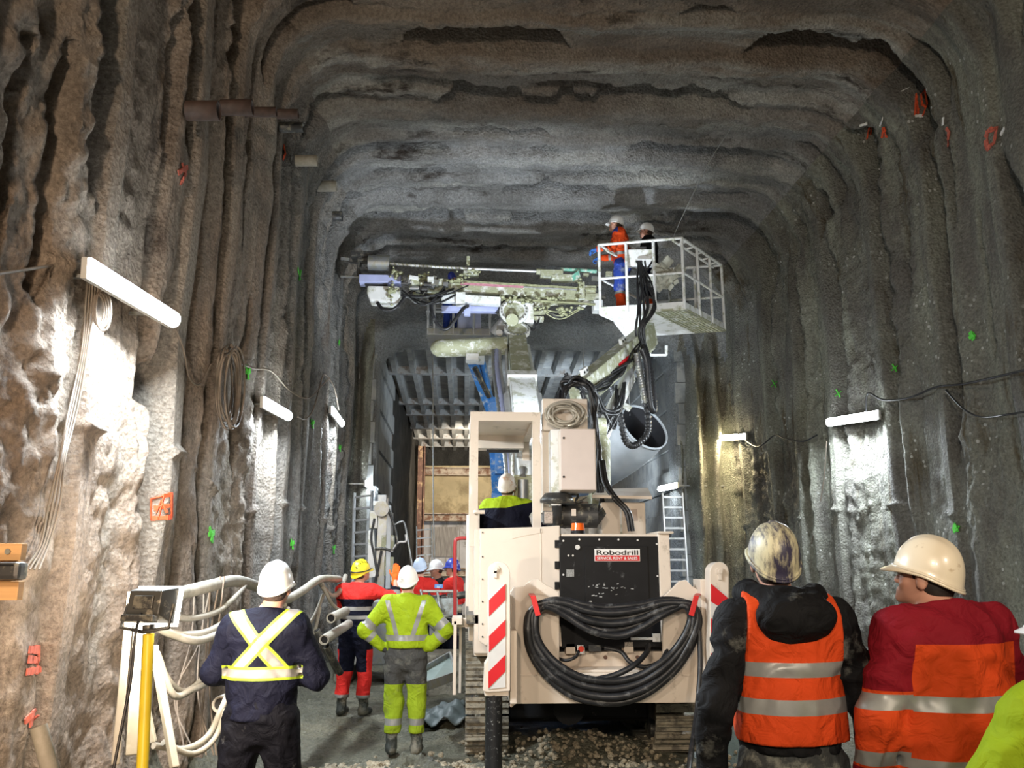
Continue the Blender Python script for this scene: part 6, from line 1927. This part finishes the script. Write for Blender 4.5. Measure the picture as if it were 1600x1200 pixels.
    if collar:
        m = MB(); n = P['nek']
        prof = [(.082, -.03), (.088, .02), (.086, .045), (.078, .047), (.074, .02), (.07, -.03)]
        vs = []; K = 28
        for r, h in prof:
            for k in range(K):
                a = 2 * math.pi * k / K; vs.append(n + Vector((r * math.sin(a), r * math.cos(a) - .005, h + .012 * -math.cos(a))) * s if False else n + Vector((r * s * math.sin(a), r * s * math.cos(a) - .005, (h - .012 * math.cos(a)) * s)))
        m.add(vs, [(i * K + k, i * K + (k + 1) % K, (i + 1) * K + (k + 1) % K, (i + 1) * K + k) for i in range(len(prof) - 1) for k in range(K)], True)
        m.build('collar', collar, body, local=True)
    # ---- trousers
    if tr and lower:
        S = SDF(lo, hi, hj)
        S.cap(P['wai'] - Vector((0, 0, .05)), P['pel'] - Vector((0, 0, .03)), .155 * s * fat, .165 * s * fat, k=.04, sy=.78)
        for q in 'LR':
            S.cap(P['hi' + q], P['kn' + q], .108 * s * fat, .082 * s * fat, k=.035).cap(P['kn' + q], P['an' + q] + Vector((0, 0, .02)), .082 * s * fat, .072 * s * fat, k=.03)
        S.folds(.010 * s, 8.0, seed=9.1 + loc[0])
        if not seated: S.cut(Vector((0, 0, (.11 if boots is not BOOT else .20) * s)), (0, 0, -1))
        S.cut(P['wai'] + Vector((0, 0, .02)), (0, 0, 1))
        finish(S.mesh('trousers'), 'trousers', tr, body, planes=[(Vector(p) * s, n) for p, n in tplanes], assign=(lambda c: tassign(c / s)) if tassign else None)
    if boots and lower:
        for q in 'LR':
            a = P['an' + q]; tw = j['t' + q]; fd = Vector((-math.sin(tw), math.cos(tw), 0))
            S = SDF(np.array(a) - np.array((.26, .26, .14)), np.array(a) + np.array((.26, .3, .36)), .010)
            kk = (P['kn' + q] - a).normalized()
            S.cap(a + kk * .30 * s, a, .066 * s, .056 * s, k=.03).cap(a + Vector((0, 0, -.035)) - fd * .04, a + Vector((0, 0, -.045)) + fd * .15, .046 * s, .043 * s, k=.03, sy=1)
            S.folds(.005, 12, seed=2)
            S.cut(Vector((0, 0, a.z - .088 * s)), (0, 0, -1)); S.cut(a + kk * .29 * s, kk)
            finish(S.mesh('boot'), 'boot', boots, body)
    if helmet is not None:
        lathe_helmet('helmet', HM @ Euler((math.radians(4), 0, 0)).to_matrix(), T(0, -.006, .030), helmet, body, style=hstyle, s=s * 1.0)
    return t


def band(z, w=.05):
    return [((0, 0, z - w / 2), (0, 0, 1)), ((0, 0, z + w / 2), (0, 0, 1))]
def inb(c, z, w=.05): return abs(c.z - z) < w / 2
def arm_side(c, j, rr=.10):
    """which limb piece a point belongs to: (side, 'u' or 'f', t) or None"""
    best = None
    for q in 'LR':
        for nm, a, b in (('u', 'sh', 'el'), ('f', 'el', 'wr')):
            t, d = seg_t(c, j[a + q], j[b + q])
            if d < rr and (best is None or d < best[3]): best = (q, nm, t, d)
    if best is None: return None
    # trunk test
    if best[1] == 'u' and best[2] < .18: return None
    if abs(c.x) < .165 and best[1] == 'u' and best[2] < .6 and best[3] > .075: return None
    return best
def across(j, q, seg, t, w):
    """two planes across a sleeve, w metres apart"""
    a, b = (Vector(j['sh' + q]), Vector(j['el' + q])) if seg == 'u' else (Vector(j['el' + q]), Vector(j['wr' + q]))
    d = (b - a); n = d.normalized(); p = a + d * t
    return [(p - n * w / 2, n), (p + n * w / 2, n)]


def mk(px, py_top, Y, H, hz=.0):
    """ground position so that the top of the helmet is at the pixel"""
    p = W(px, py_top, Y); return p


# -- man in navy with the crossed reflective harness
J = dict(BASE, elL=(-.31, .0, 1.16), wrL=(-.16, .20, 1.08), elR=(.31, .02, 1.13), wrR=(.17, .22, 1.10), knL=(-.15, .02, .49), anL=(-.17, -.01, .09), knR=(.15, .02, .49), anR=(.17, -.01, .09), hed=(.04, .03, 1.635))
def x_planes():
    pl = band(1.165, .075) + band(1.165, .045) + [((e * .235, 0, 0), (1, 0, 0)) for e in (-1, 1)]
    for s_ in (-1, 1):
        n = Vector((math.cos(.74), 0, s_ * math.sin(.74)))
        for o in (-.040, -.025, .025, .040):
            pl.append((Vector((0, 0, 1.325)) + n * o, n))
    return pl
def x_assign(c, j):
    if abs(c.z - 1.165) < .0375 and abs(c.x) < .235: return 1 if abs(c.z - 1.165) < .0225 else 2
    if c.z > 1.165 and abs(c.x) < .235:
        for s_ in (-1, 1):
            n = Vector((math.cos(.74), 0, s_ * math.sin(.74))); d = abs((c - Vector((0, 0, 1.325))).dot(n))
            if d < .025: return 1
            if d < .040: return 2
    return 0
def leg_assign(c):
    for z, w, m in ((.45, .10, 1),):
        if abs(c.z - z) < w / 2: return 2 if abs(c.z - z) < .022 else 1
    return 0
p = W(415, 1000, 5.35)
person('man in navy sweater with crossed lime and silver straps and white helmet, back turned', (p.x, 5.35, 0.0), -.05, 1.76, J, head=(.12, 0, -.12), jk=[C_NAVY, TAPE_W, TAPE_Y], tr=[cloth('dusty_black_trousers', (.004, .004, .007), var=.3, dirt=(.11, .11, .11), amt=.06), TAPE_Y, TAPE_W],
       jplanes=x_planes(), jassign=x_assign, tplanes=band(.45, .10) + band(.45, .044), tassign=leg_assign, fat=1.10, hj=.012, hb=.008, hem=.90)

# -- man in lime jacket, hands on hips
J = dict(BASE, elL=(-.41, -.04, 1.17), wrL=(-.23, .0, 1.0), elR=(.41, -.04, 1.17), wrR=(.23, .0, 1.0), hed=(-.0, .05, 1.63), knL=(-.11, .02, .49), anL=(-.12, -.01, .09), hdL=(.6, .3, -.5), hdR=(-.6, .3, -.5), cuL=.2, cuR=.2)
def v_planes():
    pl = band(1.10, .055)
    for s_ in (-1, 1):
        n = Vector((math.cos(.30), 0, -s_ * math.sin(.30)))
        for o in (-.022, .022): pl.append((Vector((s_ * .118, 0, 1.25)) + n * o, n))
    for q in 'LR': pl += across(J, q, 'u', .78, .05) + across(J, q, 'f', .35, .05)
    return pl
def v_assign(c, j):
    a = arm_side(c, j)
    if a:
        L = .34
        if a[1] == 'u' and abs(a[2] - .78) < .10: return 1
        if a[1] == 'f' and abs(a[2] - .35) < .10: return 1
        return 0
    if abs(c.z - 1.10) < .0275: return 1
    if c.z > 1.10 and c.z < 1.46:
        for s_ in (-1, 1):
            n = Vector((math.cos(.30), 0, -s_ * math.sin(.30)))
            if c.x * s_ > 0 and abs((c - Vector((s_ * .118, 0, 1.25))).dot(n)) < .022: return 1
    return 0
p = W(631, 1150, 8.7)
def tg(c): return 0 if c.z > .66 else (2 if .28 < c.z < .34 else 1)
person('man in lime hi-vis jacket and white helmet with both hands on his hips', (p.x, 8.7, .02), -.06, 1.72, J, head=(.22, 0, -.15), jk=[HV_Y, TAPE], tr=[C_GREY, cloth('lime_trousers', (.27, .37, .02), dirt=(.2, .24, .05), amt=.2), TAPE],
       jplanes=v_planes(), jassign=v_assign, tplanes=[((0, 0, .66), (0, 0, 1))] + band(.31, .06), tassign=tg, gloves=GLOVE_D, hem=1.0, fat=1.02, loose=1.06, helmet=HEL_W, collar=HV_Y, hj=.014, hb=.010)

# -- climber with yellow helmet, arm raised
J = dict(BASE, elR=(.48, .06, 1.34), wrR=(.40, .20, 1.56), elL=(-.23, .1, 1.16), wrL=(-.1, .30, 1.12), hdR=(.05, .15, 1), hnR=(-.4, 1, 0), hed=(.02, .05, 1.63), cuR=.35, knL=(-.13, .02, .49), anL=(-.15, -.01, .09))
def c_assign(c, j):
    a = arm_side(c, j)
    if a: 
        if a[1] == 'f': return 2 if a[2] < .3 else 1
        return 0
    if c.z > 1.33: return 0
    if abs(c.z - 1.22) < .022 or abs(c.z - 1.12) < .022: return 2
    return 1
p = W(553, 1085, 10.9)
def tc(c): return 1 if c.z < .50 and c.z > .24 else (2 if c.z <= .24 else (1 if abs(c.x) > .17 and c.z < .75 else 0))
person('man in red and navy workwear with yellow climbing helmet raising an orange gloved hand', (p.x, 10.9, .02), -.28, 1.80, J, head=(.28, .15, -.55), jk=[HV_R, C_NAVY, TAPE_W], tr=[C_NAVY, HV_R, TAPE],
       jplanes=[((0, 0, 1.33), (0, 0, 1))] + band(1.22, .044) + band(1.12, .044) + across(J, 'R', 'f', .3, .001), jassign=c_assign, tplanes=[((0, 0, .50), (0, 0, 1)), ((0, 0, .24), (0, 0, 1)), ((0, 0, .75), (0, 0, 1))], tassign=tc,
       gloves=GLOVE_O, helmet=HEL_Y, hstyle='climb', hem=.92, hj=.015, hb=.011, boots=BOOT)

# -- big man in the foreground, black jacket and orange vest
J = dict(BASE, elL=(-.29, -.02, 1.13), wrL=(-.30, .06, .86), elR=(.30, -.02, 1.13), wrR=(.33, .05, .87), hed=(-.01, .05, 1.65), shL=(-.175, -.01, 1.44), shR=(.175, -.01, 1.44))
VB = band(1.265, .052) + band(1.135, .055)
p = W(1226, 1000, 3.65)
person('man in black hooded jacket and orange safety vest with paint-smeared helmet, back to camera', (p.x, 3.65, .0), .02, 1.90, J, head=(.38, 0, -.05), jk=[C_BLACK], hood=C_BLACK, tr=[cloth('dusty_dark_trousers', (.04, .042, .042), var=.4, dirt=(.20, .20, .17), amt=.45)],
       vest=dict(mats=[HV_O, TAPE], hem=1.0, planes=VB, assign=lambda c: 1 if inb(c, 1.265, .052) or inb(c, 1.135, .055) else 0), hem=.96, fat=1.0, loose=1.04, helmet=HEL_DIRTY, hj=.010, hb=.008)

# -- man in crimson and orange jacket, looking up left
J = dict(BASE, elL=(-.31, .02, 1.12), wrL=(-.30, .12, .86), elR=(.32, .02, 1.12), wrR=(.30, .12, .86), hed=(-.02, .05, 1.605), shL=(-.19, 0, 1.44), shR=(.19, 0, 1.44))
def r_assign(c, j):
    if abs(c.x) > .225:
        if c.z > 1.222: return 0
        if abs(c.z - 1.185) < .026 or abs(c.z - .985) < .026: return 2
        return 1 if c.z > .95 else 0
    if c.z > 1.385: return 0
    if abs(c.z - 1.18) < .026 or abs(c.z - .967) < .026: return 2
    return 1
p = W(1478, 1000, 3.45)
rp_ = [((0, 0, 1.385), (0, 0, 1))] + band(1.18, .052) + band(1.185, .052) + band(.967, .052)
rp_ += band(.985, .052) + [((0, 0, 1.222), (0, 0, 1)), ((0, 0, .95), (0, 0, 1)), ((.225, 0, 0), (1, 0, 0)), ((-.225, 0, 0), (1, 0, 0))]
person('man in crimson and orange jacket with cream helmet, looking up to the left', (p.x, 3.45, .0), .22, 1.88, J, head=(.20, 0, .62), jk=[C_CRIM, HV_O, TAPE], tr=[C_NAVY], jplanes=rp_, jassign=r_assign, collar=C_CRIM, hem=.78, fat=1.12, loose=1.10, helmet=HEL_C, hj=.010, hb=.008, hair=pbr('dark_hair', (.02, .015, .012), .7, var=.4, scale=60))

# -- man cut off at the right edge
J = dict(BASE, elL=(-.36, .04, 1.18), wrL=(-.28, .25, 1.0), elR=(.33, .04, 1.16), wrR=(.28, .22, 1.0), hed=(-.02, .06, 1.62), shL=(-.21, 0, 1.41), shR=(.21, 0, 1.41))
p = W(1690, 1000, 2.75)
person('person in bright lime jacket cut off by the right edge of the photo', (p.x, 2.75, 0), .1, 1.66, J, head=(.1, 0, .2), jk=[HV_Y], tr=[C_NAVY], hem=.78, fat=1.1, loose=1.12, helmet=HEL_W, collar=HV_Y, hj=.010, hb=.010)

# -- operator in the cab
J = dict(pel=(0, 0, .50), wai=(0, .0, .64), che=(0, .05, .86), nek=(0, .07, 1.02), hed=(0, .11, 1.19), shL=(-.19, .05, .97), shR=(.19, .05, .97), elL=(-.24, .12, .72), wrL=(-.2, .36, .72), elR=(.42, .10, .80), wrR=(.50, .26, .86),
         hiL=(-.1, .0, .48), knL=(-.13, .40, .50), anL=(-.13, .45, .09), hiR=(.1, .0, .48), knR=(.13, .40, .50), anR=(.13, .45, .09), cuR=.8)
def o_assign(c, j):
    a = arm_side(c, j)
    if a and a[1] == 'f' and a[0] == 'R': return 2 if a[2] > .05 and a[2] < .65 else 0
    if a: return 0
    return 1 if c.z > .965 + .25 * max(0, c.x) else 0
p = W(792, 800, 9.45)
person('operator sitting in the cab in dark and lime jacket with scuffed helmet', (p.x, 9.45, 1.40), -.1, 1.78, J, head=(.25, 0, -.15), jk=[C_NAVY, HV_Y, cloth('dark_green_cloth', (.01, .10, .07))], tr=[C_NAVY], jplanes=[((0, 0, .965), (0, 0, 1)), ((0, 0, .965), (-.243, 0, .97))] + across(dict(BASE, **J), 'R', 'f', .35, .17), jassign=o_assign,
       helmet=HEL_G, gloves=GLOVE_Y, seated=True, fat=1.15, loose=1.25, hj=.014, hb=.010)

# -- two men in the basket
J = dict(BASE, elL=(-.26, .10, 1.16), wrL=(-.20, .34, 1.16), elR=(.26, .10, 1.16), wrR=(.20, .34, 1.16), cuL=.9, cuR=.9, hdL=(0, 1, -.1), hdR=(0, 1, -.1), hnL=(0, 0, -1), hnR=(0, 0, -1), hed=(0, .07, 1.62), che=(0, .02, 1.32), pel=(0, -.03, .95))
def b_assign(c, j):
    a = arm_side(c, j)
    if a and a[1] == 'f': return 2 if abs(a[2] - .5) < .1 else 0
    if a: return 0 if c.y > 0 or True else 1
    if c.y > .0 and c.z > 1.2: return 1
    if abs(c.z - 1.08) < .025: return 2
    return 0
tb = lambda c: 2 if abs(c.z - .42) < .02 else (1 if c.z < .42 else 0)
zfl = W(1065, 372, 12.2).z - 1.10
p = W(973, 500, 12.95)
person('man in orange and blue workwear and white helmet at the left basket rail', (p.x, 12.95, zfl), 1.25, 1.76, J, head=(.1, 0, .1), jk=[HV_O, C_BLUE, TAPE], tr=[C_BLUE, HV_O, TAPE], jplanes=[((0, 0, 1.2), (0, 0, 1)), ((0, 0, 0), (0, 1, 0))] + band(1.08, .05), jassign=b_assign,
       tplanes=[((0, 0, .42), (0, 0, 1))], tassign=tb, gloves=GLOVE_B, hem=.88, hj=.015, hb=.011)
J = dict(BASE, elL=(-.24, .12, 1.16), wrL=(-.12, .34, 1.12), elR=(.24, .12, 1.16), wrR=(.12, .34, 1.12), hed=(0, .05, 1.63))
p = W(1018, 500, 13.25)
person('man in dark clothes and white helmet standing at the basket controls', (p.x, 13.2, zfl), 1.2, 1.74, J, head=(.05, 0, .15), jk=[C_BLACK], tr=[C_NAVY, HV_O, TAPE], tplanes=[((0, 0, .42), (0, 0, 1))], tassign=tb, hem=.86, hj=.016, hb=.012)

# -- man on the aerial lift
J = dict(BASE, elL=(-.28, .16, 1.16), wrL=(-.15, .38, 1.22), elR=(.28, .16, 1.2), wrR=(.2, .38, 1.3), hed=(0, .06, 1.63), pel=(0, -.08, .90), che=(0, .06, 1.28))
pz = W(700, 530, 15.0).z
def l_assign(c, j): return 1 if abs(c.z - 1.1) < .03 else 0
p = W(703, 530, 15.1)
person('worker in orange jacket and blue trousers on the aerial lift behind the drill mast', (p.x, 15.1, pz + .1), -.5, 1.2, J, head=(.3, 0, 0), jk=[HV_O, C_BLUE], tr=[C_BLUE], jplanes=band(1.1, .06), jassign=l_assign, hem=.86, hj=.016, hb=.013, helmet=HEL_DB)

# -- people in the distance
def far_assign(c, j): return 1 if c.z < 1.02 else (2 if abs(c.z - 1.06) < .03 else 0)
p = W(655, 900, 13.2)
person('man in coral red jacket with pale blue helmet, back turned, in the middle distance', (p.x, 13.3, .05), -.15, 1.80, dict(BASE, elR=(.30, .02, 1.16), wrR=(.22, .2, 1.0)), head=(.1, 0, 0), jk=[HV_R, C_NAVY, TAPE], tr=[C_NAVY], jplanes=[((0, 0, 1.02), (0, 0, 1)), ((0, 0, 1.09), (0, 0, 1))], jassign=far_assign, helmet=HEL_B, hj=.018, hb=.014, fat=1.05)
p = W(683, 900, 14.5)
person('man in black jacket with white helmet facing sideways beyond the pump unit', (p.x, 14.6, .05), 1.9, 1.78, dict(BASE, elR=(.30, .1, 1.16), wrR=(.2, .34, 1.15), elL=(-.3, .1, 1.16), wrL=(-.2, .34, 1.2)), head=(-.1, 0, 0), jk=[C_BLACK], tr=[C_BLACK], hj=.018, hb=.014, fat=1.05)
p = W(708, 900, 14.2)
person('man in red vest with dark blue helmet beside the red grab rail in the distance', (p.x, 14.4, .05), 1.2, 1.80, dict(BASE, elL=(-.3, .1, 1.16), wrL=(-.2, .34, 1.15)), head=(0, 0, 0), jk=[HV_R, C_NAVY, TAPE_W], tr=[C_NAVY], jplanes=[((0, 0, 1.02), (0, 0, 1)), ((0, 0, 1.09), (0, 0, 1))], jassign=far_assign, helmet=HEL_DB, hj=.018, hb=.014)
